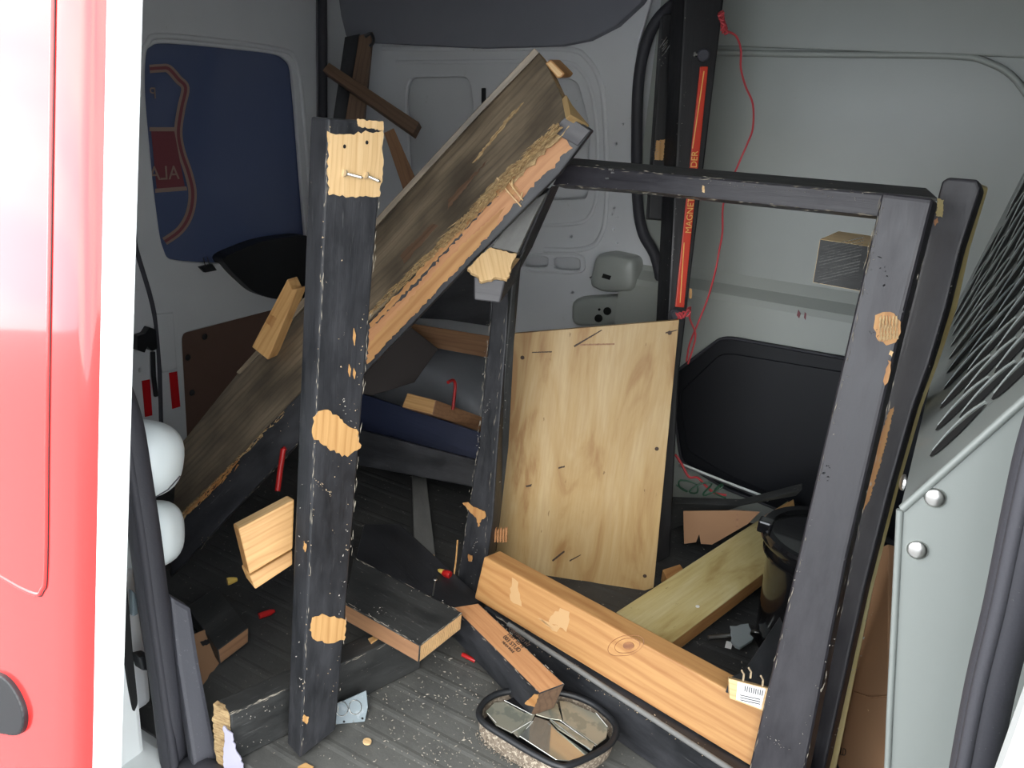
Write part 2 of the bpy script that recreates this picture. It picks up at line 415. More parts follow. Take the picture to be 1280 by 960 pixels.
# floor: rubber mat with low ridges running along the van
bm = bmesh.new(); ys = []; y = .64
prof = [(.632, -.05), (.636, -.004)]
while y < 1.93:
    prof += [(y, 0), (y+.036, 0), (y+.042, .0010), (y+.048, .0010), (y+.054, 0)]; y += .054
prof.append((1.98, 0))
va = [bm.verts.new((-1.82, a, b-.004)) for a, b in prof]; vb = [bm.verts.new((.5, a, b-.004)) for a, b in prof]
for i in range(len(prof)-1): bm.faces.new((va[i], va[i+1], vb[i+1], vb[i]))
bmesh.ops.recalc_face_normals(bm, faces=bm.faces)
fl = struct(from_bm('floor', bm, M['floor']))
if fl.data.polygons[5].normal.z < 0: fl.data.flip_normals()
box('floor', (-1.82, .64, -.08), (.5, 1.98, -.02), M['dark'], fl).name = 'floor_pan'
struct(box('ground', (-8, -8, -.62), (8, 8, -.6), M['asphalt']))
ceil = struct(box('ceiling', (-1.85, .56, 1.24), (1.2, 1.98, 1.28), M['grey']))
# head lining: thick quilted slab over the load area, rounded lower edge
hl = prism('headliner', [Y_(432, 44, 1.87), Y_(436, 52, 1.87), Y_(600, 60, 1.87), Y_(700, 57, 1.87), Y_(735, 50, 1.87), Y_(770, 32, 1.87), Y_(800, 4, 1.87), Y_(830, -40, 1.87), Y_(415, -60, 1.87), Y_(426, 20, 1.87)], .03, M['liner'], bev=.004)
INVH = ceil; 
hl.parent = ceil; hl.matrix_parent_inverse = INV[ceil.name]

# ---------------- far wall: stamped quarter panel + closed sliding door
wl = struct(box('wall_left', (-1.82, 1.935, -.08), (.6, 1.96, 1.26), M['grey']))
NY = V((0, -1, 0))
qo = [V((-1.80, FARY, 0)), V((-1.80, FARY, 1.26)), fw(835, -120), fw(815, -10), fw(795, 60), fw(788, 150), fw(790, 260), fw(815, 330), fw(828, 420), fw(828, 600), fw(826, 700)]
qo = [V((p.x, FARY, max(p.z, 0))) for p in qo]
holes = [loop([(505, 96), (588, 94), (600, 205), (596, 330), (515, 330)], fw, .16),
         loop([(626, 97), (722, 97), (738, 160), (735, 250), (700, 252), (630, 250)], fw, .18),
         loop([(654, 319), (686, 319), (686, 336), (654, 336)], fw, .35), loop([(690, 320), (726, 321), (726, 340), (690, 338)], fw, .35)]
for (hx, hy, r) in ((779, 155, 2.6), (770, 180, 3), (768, 260, 2.4), (765, 268, 2), (772, 272, 2), (714, 296, 3), (767, 287, 2.2), (715, 366, 3), (738, 347, 2.4), (757, 108, 1.6), (771, 304, 2)):
    holes.append(oval(hx, hy, r, r, fw, 10))
plate('quarter_panel', qo, holes, NY, .014, M['grey'], wl, .003)
tube('stamped_rib', [fw(x, y)+V((0, .003, 0)) for x, y in ((478, 60), (600, 61), (705, 61), (735, 75), (752, 110), (757, 170), (758, 260), (748, 300), (725, 312), (680, 312))], .008, M['grey'], wl, 8, sm=5, flat=1)
tube('stamped_rib', [fw(x, y)+V((0, .0045, 0)) for x, y in ((495, 78), (600, 77), (700, 77), (727, 90), (740, 120), (746, 170), (746, 235), (738, 268), (715, 280), (640, 282))], .007, M['grey'], wl, 8, sm=5)
tube('hole_rim', [p+V((0, .001, 0)) for p in loop([(650, 316), (730, 317), (731, 342), (650, 339)], fw, .3)], .0035, M['grey'], wl, 6, closed=True)
hs = prism('strap_slot', [fw(603, 110), fw(608, 110), fw(608, 130), fw(603, 130)], .006, M['dark'], wl, lift=.006)
# latch housing bulge and socket below it
def bulge(name, pts, h, m, r=.25, inset=.80):
    a = loop(pts, fw, r, 4); c = sum(a, V())/len(a); bm = bmesh.new(); rows = []
    for s, hh in ((1.0, -.002), (.97, h*.55), (.90, h*.9), (inset, h), (.3, h*1.02)):
        rows.append([bm.verts.new((c+(p-c)*s+V((0, -hh, 0)))-c) for p in a])
    for A, B in zip(rows, rows[1:]):
        for i in range(len(A)): j = (i+1) % len(A); bm.faces.new((A[i], A[j], B[j], B[i]))
    bm.faces.new(rows[-1]); bmesh.ops.recalc_face_normals(bm, faces=bm.faces)
    return smooth(from_bm(name, bm, m, wl, c), 50)
bulge('latch_housing', [(752, 316), (772, 313), (804, 320), (804, 362), (762, 364), (744, 355)], .05, M['grey_green'])
bulge('lock_socket', [(718, 370), (786, 366), (790, 402), (718, 408)], .03, M['grey_green'], .3)
for (hx, hy, r) in ((748, 398, 5), (759, 389, 5), (749, 387, 1.6)):
    patch('socket_hole', wl, [], M['hole']) if False else prism('socket_hole', oval(hx, hy, r, r, lambda x, y: Y_(x, y, FARY-.0315)), .002, M['hole'], wl, bev=0)
prism('latch_slot', [Y_(754, 342, 1.848), Y_(764, 345, 1.848), Y_(762, 350, 1.848), Y_(752, 347, 1.848)], .002, M['hole'], wl, bev=0)
# door seal of the far sliding door
tube('door_seal', [Y_(x, y, 1.885) for x, y in ((930, -40), (868, -4), (836, 10), (812, 42), (799, 95), (796, 170), (797, 250), (804, 292), (822, 330), (832, 420), (832, 560), (830, 650))], .0135, M['seal'], wl, 10, sm=5)
# sliding door inner skin: upper sheet, stepped ledges, dark lower card
dl = struct(box('door_1', (-.74, 1.905, 0), (.6, 1.93, 1.26), M['grey_green']))
tube('upper_ledge', [Y_(x, y, 1.897) for x, y in ((850, 62), (905, 66), (1040, 68), (1190, 70), (1235, 78), (1270, 100), (1300, 150), (1320, 220))], .0065, M['grey_green'], dl, 8, sm=5)
box('upper_skin', (-.72, 1.893, 1.10), (.6, 1.91, 1.26), M['grey_green'], dl, .004)
bm = bmesh.new()   # swaged lower section with sloping shoulder
zs = [(1.905, .60), (1.895, .575), (1.868, .555), (1.862, .54), (1.862, .0)]
tlt = .015
A = [bm.verts.new((-.74, a, b)) for a, b in zs]; B = [bm.verts.new((.5, a, b+tlt)) for a, b in zs]
for i in range(4): bm.faces.new((A[i], B[i], B[i+1], A[i+1]))
bmesh.ops.recalc_face_normals(bm, faces=bm.faces)
lw = from_bm('lower_skin', bm, M['grey_green'], dl)
for p in lw.data.polygons:
    if p.normal.y > 0: p.flip()
yl = lambda x, y: Y_(x, y, 1.862)
card = [(905, 420), (1050, 446), (1160, 462), (1170, 760), (1010, 650), (905, 608), (853, 575), (838, 470)]
plate('door_card', loop(card, yl, .12), [], NY, .010, M['panelblack'], dl, .004, off=.009)
plate('door_card_centre', loop([(905, 440), (1050, 464), (1150, 480), (1160, 730), (1010, 632), (910, 590), (862, 560), (852, 490)], yl, .12), [], NY, .006, M['panelblack'], dl, .0025, off=.0135)
tube('door_card_lip', [p+V((0, -.008, 0)) for p in loop(card, yl, .12)], .004, M['seal'], dl, 6, closed=True)
prism('pen_mark', [Y_(998, 387, 1.861), Y_(1001, 392, 1.861), Y_(999, 398, 1.861), Y_(996, 394, 1.861)], .001, M['dullred'], dl, bev=0, lift=.001)
prism('pen_mark', [Y_(1006, 390, 1.861), Y_(1008, 392, 1.861), Y_(1007, 400, 1.861), Y_(1005, 397, 1.861)], .001, M['dullred'], dl, bev=0, lift=.001)
# light sill strip under the card
prism('sill_strip', [P(848, 578, 1.99), P(900, 602, 1.97), P(955, 622, 1.93), P(955, 634), P(880, 612), P(848, 600)] if False else [(848, 580, 2.0), (905, 603, 1.95), (960, 624, 1.88), (960, 640), (880, 618), (848, 600)], .006, M['white'], dl)

# wheel arch with ribs
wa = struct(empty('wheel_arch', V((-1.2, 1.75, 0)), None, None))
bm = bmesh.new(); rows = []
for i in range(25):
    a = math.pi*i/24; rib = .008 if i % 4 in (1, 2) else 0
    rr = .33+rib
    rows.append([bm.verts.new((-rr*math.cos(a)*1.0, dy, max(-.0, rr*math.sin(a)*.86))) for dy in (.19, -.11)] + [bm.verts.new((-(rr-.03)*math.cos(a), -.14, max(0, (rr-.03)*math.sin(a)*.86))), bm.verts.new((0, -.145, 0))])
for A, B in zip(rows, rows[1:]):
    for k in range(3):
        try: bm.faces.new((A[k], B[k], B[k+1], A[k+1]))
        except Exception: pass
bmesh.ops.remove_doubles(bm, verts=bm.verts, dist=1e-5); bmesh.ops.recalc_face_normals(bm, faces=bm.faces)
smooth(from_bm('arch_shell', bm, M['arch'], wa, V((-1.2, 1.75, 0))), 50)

# ---------------- rear wall: barn doors
wr = struct(box('wall_rear', (REARX-.06, .55, -.08), (REARX-.04, 1.98, 1.26), M['grey']))
NXp = V((1, 0, 0))
win = [(183, 62), (196, 52), (350, 68), (362, 82), (380, 250), (383, 322), (300, 326), (215, 328), (203, 318), (186, 180)]
ro = [V((REARX, .66, 0)), V((REARX, .66, 1.25)), V((REARX, 1.857, 1.25)), V((REARX, 1.857, 0))]
hol = [loop([(180, 120), (180, 62), (196, 51), (260, 56), (350, 66), (366, 80), (370, 120), (379, 240), (384, 300), (392, 345), (300, 332), (230, 329), (208, 325), (199, 300), (190, 230)], rw, .3),
       oval(153, 425, 11, 9, rw), oval(156, 388, 4, 4.5, rw, 10), oval(157, 460, 3, 3.5, rw, 8), oval(175, 463, 3, 5, rw, 8),
       loop([(226, 416), (345, 385), (420, 372), (420, 640), (237, 620)], rw, .06), loop([(135, 492), (168, 486), (175, 500), (178, 560), (145, 562)], rw, .15)]
door = struct(plate('door_2', ro, hol, NXp, .014, M['grey'], None, .004))
glassf = lambda x, y: X_(x, y, REARX-.0155)
wd = struct(plate('window_1', loop([(174, 58), (198, 42), (355, 58), (374, 80), (400, 360), (300, 350), (205, 335), (185, 240)], glassf, .2), [], NXp, .004, M['glass'], None, .001))
tube('window_lip', [rw(*p) for p in ((176, 120), (178, 70), (184, 55), (198, 45), (270, 51), (345, 61), (368, 73), (377, 120), (384, 200), (389, 260))], .007, M['grey'], door, 8, sm=5)
# printed shield on the glass, seen from inside (mirrored)
def ribbon(name, path, w0, w1, m):
    path = [(x+1, y) for x, y in path]; pts = catmull([V((*p, 0)) for p in path], 5); L = []; R = []
    for i, p in enumerate(pts):
        t = (pts[min(len(pts)-1, i+1)]-pts[max(0, i-1)]).normalized(); n = V((-t.y, t.x, 0))
        L.append(p+n*w0); R.append(p+n*w1)
    bm = bmesh.new(); g = lambda q: X_(q.x, q.y, REARX-.0132)
    o0 = g(L[0]); a = [bm.verts.new(g(q)-o0) for q in L]; b = [bm.verts.new(g(q)-o0) for q in R]
    for i in range(len(a)-1): bm.faces.new((a[i], a[i+1], b[i+1], b[i]))
    for f in bm.faces:
        if f.normal.x < 0: f.normal_flip()
    return from_bm(name, bm, m, wd, o0)
sp = [(186, 86), (200, 85), (210, 86), (222, 99), (231, 110), (226, 135), (222, 165), (226, 190), (235, 217), (240, 242), (236, 268), (224, 288), (205, 302)]
ribbon('shield_outline', sp, 5.5, 2, M['tan']); ribbon('shield_outline', sp, 2, -2, M['dullred']); ribbon('shield_outline', sp, -2, -5, M['tan'])
gl = lambda x, y: X_(x, y, REARX-.0130)
prism('shield_band', [gl(189, 164), gl(218, 164), gl(231, 233), gl(196, 236)], .0004, M['dullred'], wd, bev=0)
prism('shield_bar', [gl(187, 159), gl(218, 159), gl(218, 164), gl(187, 164)], .0005, M['tan'], wd, bev=0, lift=.0004)
prism('shield_bar', [gl(194, 236), gl(233, 233), gl(234, 238), gl(194, 241)], .0005, M['tan'], wd, bev=0, lift=.0004)
TM = lambda c: Matrix.Translation(c+V((.001, 0, 0))) @ Matrix(((0, 0, 1), (1, 0, 0), (0, 1, 0))).to_4x4()
text('lettering', 'P', .036, M['tan'], TM(gl(191, 117)), wd, True)
text('lettering', 'ALA', .048, M['tan'], TM(gl(205, 217)), wd, True)
# wiper motor cover, grab loop, gearing
rc = lambda x, y: X_(x, y, REARX+.03)
wm = prism('wiper_cover', loop([(276, 322), (330, 300), (395, 292), (398, 372), (345, 375), (318, 366), (292, 342)], rc, .3), .05, M['dark'], door, bev=.01)
pr = lambda x, y: X_(x, y, REARX+.02)
prism('grab_pad', [pr(250, 334), pr(266, 330), pr(272, 338), pr(257, 341)], .012, M['dark'], door)
tube('grab_wire', [pr(257, 334), pr(254, 322)], .0012, M['dark'], door, 6); tube('grab_wire', [pr(262, 332), pr(259, 321)], .0012, M['dark'], door, 6)
cb = lambda x, y: X_(x, y, REARX-.012)
prism('door_card', [cb(222, 412), cb(345, 380), cb(425, 360), cb(425, 650), cb(234, 630)], .004, M['hardboard'], door, bev=.001)
prism('door_card', [cb(130, 488), cb(176, 480), cb(182, 570), cb(138, 572)], .004, M['hardboard'], door, bev=.001)
for x, y in ((256, 421), (235, 447), (240, 491), (165, 500)): dome('clip', cb(x, y), NXp, .009 if x > 200 else .005, M['dark'], door, .4)
tube('door_seam', [rw(*p) for p in ((160, 260), (170, 311), (190, 380), (198, 440), (202, 560))], .006, M['trimgrey'], door, 8, sm=4)
rf = prism('latch', loop([(172, 420), (182, 417), (187, 409), (195, 412), (197, 436), (190, 439), (184, 433), (181, 441), (172, 438)], pr, .15), .02, M['dark'], door)
tube('latch_rod', [pr(191, 440), pr(192, 470), pr(195, 495)], .006, M['dark'], door, 8)
lathe('lock_core', [(.001, 0), (.014, 0), (.014, .006), (.008, .010), (.001, .010)], M['brass'], rw(154, 425)-V((.02, 0, 0)), NXp, door, 16)
prism('cover_pad', [rw(194, 392), rw(215, 390), rw(220, 462), rw(201, 466)], .006, M['grey'], door, lift=.006, bev=.003)
prism('hinge_bracket', [rw(147, 274), rw(166, 276), rw(168, 314), rw(148, 312)], .012, M['trimgrey'], door, lift=.014, bev=.003)
prism('hinge_bracket', [rw(150, 288), rw(163, 289), rw(164, 302), rw(150, 301)], .008, M['dark'], door, lift=.022, bev=.003)
for q in ([(177, 476), (187, 474), (190, 519), (181, 521)], [(211, 466), (221, 464), (225, 508), (215, 511)]):
    prism('reflector', [rw(*p) for p in q], .002, M['reflector'], door, lift=.002, bev=.0005)
tube('rear_seal', [V((REARX+.012, 1.872, z)) for z in (0, .3, .6, .9, 1.1, 1.24)], .013, M['seal'], door, 10)
struct(box('trim_1', (REARX-.03, 1.886, 0), (REARX+.0, 1.92, 1.25), M['grey'], bev=.01))

# ---------------- near side body: rear quarter, front part, header, sill
wn = struct(box('wall_right', (-1.9, .535, -.5), (-.93, .60, 1.28), M['white'], bev=.008))
box('inner_skin', (-1.74, .60, 0), (-.96, .64, 1.25), M['grey'], wn, .01)
struct(box('trim_2', (-2.0, .42, 1.15), (1.6, .62, 1.30), M['white'], bev=.02))
struct(box('trim_3', (-1.9, .50, -.45), (1.6, .632, -.048), M['white'], bev=.02))
fb = struct(box('wall_front', (.094, .50, -.3), (1.6, .56, 1.28), M['white'], bev=.02))
box('pillar_inner', (.125, .56, -.05), (.20, .70, 1.25), M['bulk'], fb, .01)
struct(box('wall_cab', (.55, .55, -.05), (.58, 1.98, 1.28), M['grey']))
# latch slot & striker in the rear jamb
jx = -.928
jm = lambda x, y: X_(x, y, jx)
prism('latch_slot', loop([(147, 722), (156, 718), (160, 760), (166, 830), (171, 878), (166, 890), (160, 860), (151, 800)], jm, .2), .004, M['hole'], wn, bev=.0005, lift=.003)
prism('striker', [jm(163, 815), jm(176, 812), jm(184, 832), jm(168, 832)], .02, M['dark'], wn, lift=.02)
prism('striker_wedge', [jm(160, 735), jm(166, 740), jm(168, 765), jm(161, 768)], .01, M['zinc'], wn, lift=.01)
prism('upper_slot', loop([(133, 520), (150, 530), (158, 600), (162, 640), (140, 632), (134, 580)], jm, .15), .004, M['hole'], wn, bev=.0005, lift=.003)
# opening seal
sl = [(128, 400), (133, 440), (142, 480), (158, 530), (170, 600), (181, 670), (190, 740), (200, 810), (210, 880), (224, 970)]
seal = [Y_(x, y, .612) for x, y in sl] + [V((-.80, .612, -.03)), V((-.5, .60, -.035)), V((0, .60, -.035))]
tube('opening_seal', seal, .0215, M['seal'], wn, 10, sm=4)
tube('opening_seal_lip', [p+V((.012, -.012, 0)) for p in seal[:10]], .007, M['seal'], wn, 8, sm=4)
rs = [(1420, 300), (1350, 440), (1312, 537), (1290, 625), (1262, 758), (1238, 857), (1218, 960), (1204, 1040)]
tube('opening_seal', [Y_(x, y, .60) for x, y in rs], .0165, M['seal'], fb, 10, sm=4)
tube('opening_seal_lip', [Y_(x-14, y, .585) for x, y in rs], .005, M['seal'], fb, 8, sm=4)
# grey plastic step trim
trim = struct(prism('trim_4', [(212, 744, 1.16), (239, 760, 1.18), (249, 826, 1.19), (276, 965), (244, 970), (222, 830)], .03, M['trimgrey'], bev=.006))

# ---------------- partition (bulkhead) with louvres
pf = lambda x, y: Y_(x, y, .80)
bk = struct(prism('partition', [pf(1125, 635), pf(1280, 500), pf(1420, 380), pf(1420, 1100), pf(1104, 1100), pf(1112, 900)], .004, M['bulk'], bev=.0012))
tube('folded_edge', [pf(1125, 635)+V((.002, 0, 0)), pf(1280, 500), pf(1400, 395)], .004, M['bulk'], bk, 8)
tube('folded_edge', [pf(1125, 637), pf(1112, 900), pf(1104, 1100)], .0035, M['bulk'], bk, 8)
n0, n1 = pf(1126, 634), pf(1400, 396)
f0, f1 = V((-.01, 1.9, .56)), V((.125, 1.9, 1.25))
def sheet(u, v, lift=0):
    """u: 0 near .. 1 far, v: 0 low .. 1 high"""
    a = n0.lerp(n0+(n1-n0)*1.6, v); b = f0.lerp(f1, v); p = a.lerp(b, u)
    return p + V((.03, 0, -.01))*math.sin(math.pi*u)*.5*math.sin(math.pi*min(1, v*1.2)) + V((-lift*.87, 0, lift*.5))
NU, NV = 24, 16
bm = bmesh.new(); g = [[bm.verts.new(sheet(i/NU, j/NV)) for j in range(NV+1)] for i in range(NU+1)]
for i in range(NU):
    for j in range(NV): bm.faces.new((g[i][j], g[i+1][j], g[i+1][j+1], g[i][j+1]))
lo = [bm.verts.new((.13, g[i][0].co.y, .25)) for i in range(NU+1)]
for i in range(NU): bm.faces.new((lo[i], lo[i+1], g[i+1][0], g[i][0]))
bmesh.ops.recalc_face_normals(bm, faces=bm.faces)
smooth(from_bm('louvred_sheet', bm, M['bulk'], bk), 25)
# slots: long dark openings each with a pressed hood
def slot(u, v, du, L, k=0):
    bmS = bmesh.new(); c0 = sheet(u, v)
    ring = []
    for a in [2*math.pi*i/16 for i in range(16)]:
        sx, sy = math.cos(a), math.sin(a)
        ring.append(bmS.verts.new(sheet(u+du*sy*(1-.35*sx), v+L*sx, .0014)-c0))
    bmS.faces.new(ring); 
    o = from_bm('louvre_slot', bmS, M['hole'], bk, c0)
    h = [sheet(u+du*.95, v-L*.95, .0005), sheet(u+du*1.15, v-L*.3, .003), sheet(u+du*1.2, v+L*.4, .003), sheet(u+du*.9, v+L*.95, .0005)]
    tube('louvre_hood', h, .0013, M['bulk'], bk, 6, sm=3)
for r in range(4):
    for i in range(20):
        u = .085+i*.044; slot(u, .17+r*.20+(.09 if i % 2 else 0), .0165, .092)
for x, y in ((1169, 622), (1147, 687)):
    dome('rivet', pf(x, y)+V((0, -.001, 0)), NY, .0098, M['steel'], bk, .45)
dome('rivet', pf(1129, 603), V((-1, -.2, 0)), .008, M['steel'], bk, .4)

# ================================================================== OPEN SLIDING DOOR (red, pushed back)
sd = empty('sliding_door', V((-1.2, .45, 0)), 'glossy red sliding door of the van pushed open at the left edge', 'door')
def dy(z): return .378 + .122*z
def dp(x, z, o=0): return V((x, dy(z)+o, z))
bm = bmesh.new(); rows = []
xs = [-.742, -.746, -.752, -.764, -.80, -1.2, -1.6, -2.0]
offs = [.012, .006, .002, .0, .0, -.002, .0, .02]
zz = [-.35, -.1, .1, .3, .36, .40, .6, .8, 1.0, 1.2, 1.3]
for z in zz:
    rows.append([bm.verts.new(dp(x, z, o)) for x, o in zip(xs, offs)])
for A, B in zip(rows, rows[1:]):
    for i in range(len(A)-1): bm.faces.new((A[i], A[i+1], B[i+1], B[i]))
bmesh.ops.recalc_face_normals(bm, faces=bm.faces)
sk = smooth(from_bm('outer_skin', bm, M['redpaint'], sd), 50)
bm = bmesh.new()
rows = []
for z in zz:
    rows.append([bm.verts.new(dp(-.742, z, .012)), bm.verts.new(dp(-.737, z, .018)), bm.verts.new(dp(-.737, z, .046)), bm.verts.new(dp(-.76, z, .052)), bm.verts.new(dp(-1.9, z, .052))])
for A, B in zip(rows, rows[1:]):
    for i in range(4): bm.faces.new((A[i], A[i+1], B[i+1], B[i]))
bmesh.ops.recalc_face_normals(bm, faces=bm.faces)
smooth(from_bm('door_edge', bm, M['white'], sd), 50)
# pressed panel line (cargo window blank) as a groove with raised bead
pz = [(1.28, -.80), (1.0, -.806), (.6, -.813), (.42, -.815), (.385, -.822), (.372, -.845), (.37, -.95), (.37, -1.3)]
tube('panel_bead', [dp(x, z, .001) for z, x in pz], .0030, M['redpaint'], sd, 8, sm=5)
tube('panel_groove', [dp(x+.005, z, -.0006) for z, x in pz], .0007, M['dark'], sd, 6, sm=5)
hp = []
hd = prism('door_handle', catmull([hit(x, y, dp(-.9, .25), V((0, -1, .122)).normalized()) for x, y in ((-60, 835), (-25, 836), (2, 840), (18, 852), (30, 872), (36, 893), (33, 912), (22, 917), (0, 914), (-60, 914))], 3, True), .016, M['dark'], sd, bev=.005, lift=.007, seg=3)

# ================================================================== TIMBER
# ---- left upright post
post = prism('timber_post', [(410, 148, .93), (481, 153, .985), (420, 912), (375, 948, 1.19)], .038, M['black'], bev=.003)
tag(post, 'tall black painted timber post with three bare wood patches, standing front left', 'post')
for q, m in (([(409, 164), (430, 168), (478, 163), (479, 206), (474, 246), (411, 244)], M['pine_pale']),
             ([(398, 514), (410, 512), (448, 540), (450, 560), (434, 571), (420, 566), (391, 546), (391, 522)], M['pine']),
             ([(390, 772), (405, 768), (420, 772), (432, 775), (430, 800), (408, 804), (394, 800), (387, 788)], M['pine'])):
    patch('bare_patch', post, q, m)
patch('scuff', post, [(446, 149), (479, 152), (479, 163), (448, 158)], M['pine_pale'], jag=.001)
patch('scuff', post, [(380, 893), (386, 896), (383, 905), (378, 900)], M['pine'], jag=.001)
patch('scuff', post, [(380, 676), (383, 682), (381, 690), (379, 684)], M['pine'], jag=.001)
for a, b, c in ((442, 410, 22), (436, 455, 16), (442, 460, 14)):
    patch('nick', post, [(a, b), (a+2.5, b+c*.4), (a+1, b+c), (a-1, b+c*.6)], M['pine'], jag=0)
nz_ = V(post['_n'])
for a, b in (((429, 216), (452, 222)), ((456, 219), (474, 227))): screw(onface(post, *a, .003), onface(post, *b, .004), post)
for x, y in ((430, 183), (458, 178)): prism('nail_hole', oval(x, y, 1.8, 2.6, lambda a, b: onface(post, a, b, .0014)), .0004, M['hole'], post, bev=0)
flakes('paint_chips', post, post, [((410, 150), (395, 520)), ((395, 520), (376, 940)), ((468, 250), (431, 700)), ((455, 380), (416, 880)), ((430, 300), (410, 900)), ((395, 600), (415, 620))], 170, .0022, M['chip'], 3)
flakes('bright_scratches', post, post, [((431, 655), (425, 770)), ((425, 495), (440, 530)), ((375, 600), (372, 900))], 60, .003, M['fleck'], 4)
# stubs of pine nailed to its far side
b1 = prism('pine_stub', [(298, 661, 1.16), (368, 624, 1.18), (365, 688), (312, 718, 1.165)], .038, M['pine'], post, over={0: M['pine_pale']}, ext=P(289, 652, 1.20)-P(298, 661, 1.16))
me = b1
bpy.data.objects.remove(b1)
def skewbox(name, quad, off, m, parent=None, over=None, bev=.0025):
    """front quad plus an explicit offset to its back face"""
    w, n = plane_of(quad); L = off.length
    return prism(name, w, L, m, parent, bev, over, ext=off/L)
back = (P(289, 653, 1.215)-P(298, 661, 1.17)); back = back.normalized()*.04
skewbox('pine_stub', [(298, 661, 1.17), (368, 624, 1.20), (366, 686), (312, 718, 1.175)], back, M['pine'], post, {0: M['pine_pale'], 3: M['fir']})
back2 = (P(298, 712, 1.235)-P(318, 737, 1.19)).normalized()*.034
skewbox('pine_stub', [(319, 737, 1.19), (312, 720, 1.19), (366, 688, 1.215), (366, 706)], back2, M['pine'], post, {3: M['fir']})

# ---- leaning broken platform
pl_ = empty('broken_platform', P(460, 440, 1.4), 'long broken platform with grey wood-look deck leaning down to the left', 'platform')
pr_d = {}
deck = prism('deck', [(671, 63, 1.275), (682, 78), (697, 110), (712, 143, 1.195), (464, 397), (215, 657, 1.545), (222, 560), (312, 448)], .022, M['laminate'], pl_, bev=.0012, over={0: M['splinter'], 1: M['splinter'], 2: M['splinter']})
side = prism('side_board', [(712, 143, 1.192), (740, 163), (700, 216), (575, 342), (460, 462), (213, 722, 1.575), (214, 658, 1.54)], .036, M['black'], pl_, bev=.0025)
side['_x'] = 1
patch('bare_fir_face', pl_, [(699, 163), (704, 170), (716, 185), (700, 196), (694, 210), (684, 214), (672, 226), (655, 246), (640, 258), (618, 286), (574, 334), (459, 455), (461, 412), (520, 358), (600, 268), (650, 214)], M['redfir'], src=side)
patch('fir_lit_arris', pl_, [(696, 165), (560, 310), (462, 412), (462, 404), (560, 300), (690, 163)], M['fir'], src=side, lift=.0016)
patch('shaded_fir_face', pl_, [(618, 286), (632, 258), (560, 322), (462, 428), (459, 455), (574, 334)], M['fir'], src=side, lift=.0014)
patch('knot_stain', pl_, [(634, 222), (648, 236), (640, 246), (630, 232)], M['fir'], src=side, lift=.0022, jag=.001)
# torn chipboard edge between deck and side board: rows of ragged slivers
def splinters(name, a, b, n, par, spread, ln, m, da, db):
    bm = bmesh.new(); A = P(*a, da); B = P(*b, db); ax = (B-A).normalized(); sd_ = ax.cross(ray(*a)).normalized(); out = (EYE-A).normalized()
    for _ in range(n):
        t = random.random(); c = (B-A)*t + sd_*random.uniform(-spread, spread) + out*random.uniform(.0, .004)
        d = (ax+sd_*random.uniform(-.25, .25)+out*random.uniform(-.1, .15)).normalized()*random.uniform(.3, 1)*ln
        w = random.uniform(.0006, .0022); u = sd_*w; k = out*w*.8
        v = [bm.verts.new(q) for q in (c-u, c+u, c+k*2, c+d)]
        bm.faces.new((v[0], v[1], v[2])); bm.faces.new((v[0], v[3], v[1])); bm.faces.new((v[1], v[3], v[2])); bm.faces.new((v[2], v[3], v[0]))
    bmesh.ops.recalc_face_normals(bm, faces=bm.faces)
    o = from_bm(name, bm, m, par, A); o['kind'] = 'stuff'; return o
tp = prism('torn_edge', [(704, 148, 1.19), (712, 158, 1.188), (640, 232), (463, 402, 1.368), (463, 388), (560, 290), (650, 202)], .004, M['splinter'], pl_, bev=.0008, jag=.003)
splinters('torn_edge_slivers', (700, 155), (466, 392), 500, pl_, .006, .03, M['splinter'], 1.18, 1.355)
prism('torn_edge', [(370, 499, 1.428), (369, 506, 1.428), (290, 588), (217, 660, 1.535), (215, 652), (290, 580)], .004, M['splinter'], pl_, bev=.0008, jag=.002)
splinters('torn_edge_slivers', (368, 503), (220, 652), 170, pl_, .002, .016, M['splinter'], 1.42, 1.525)
splinters('torn_edge_slivers', (300, 575), (235, 640), 90, pl_, .004, .022, M['fir'], 1.455, 1.515)
prism('edge_strip', [(668, 60, 1.262), (674, 66), (600, 142), (484, 268), (376, 388), (300, 468, 1.50), (295, 466, 1.50), (480, 262), (596, 136)], .014, M['laminate'], pl_, bev=.001, over={0: M['splinter']})
prism('painted_end', [(709, 144, 1.185), (738, 163), (722, 182), (703, 172), (694, 166, 1.196), (700, 152, 1.19)], .004, M['black_soft'], pl_, bev=.001)
prism('end_cleat', [(688, 74, 1.235), (706, 92, 1.235), (702, 97), (696, 98), (681, 79, 1.24)], .05, M['fir'], pl_, over={'front': M['pine_pale']})
prism('end_edge', [(708, 118, 1.203), (716, 132, 1.196), (737, 157, 1.20), (713, 143)], .01, M['ply'], pl_, bev=.001)
for a, b in (((622, 222), (652, 258)), ((634, 222), (654, 250)), ((641, 222), (642, 236))):
    tube('sliver', [onface(side, *a, .006), onface(side, (a[0]+b[0])/2, (a[1]+b[1])/2, .009), onface(side, *b, .004)], .0012, M['pine_pale'], pl_, 5)
tube('sliver', [onface(side, 651, 249, .003), onface(side, 654, 240, .01)], .0012, M['pine_pale'], pl_, 5)
flakes('paint_chips', pl_, side, [((700, 200), (640, 262)), ((240, 690), (360, 580)), ((240, 640), (360, 530))], 50, .002, M['chip'], 6)
tube('wall_hook', [P(480, 268, 1.5), P(484, 262, 1.49), P(486, 268, 1.48)], .002, M['steel'], pl_, 6)
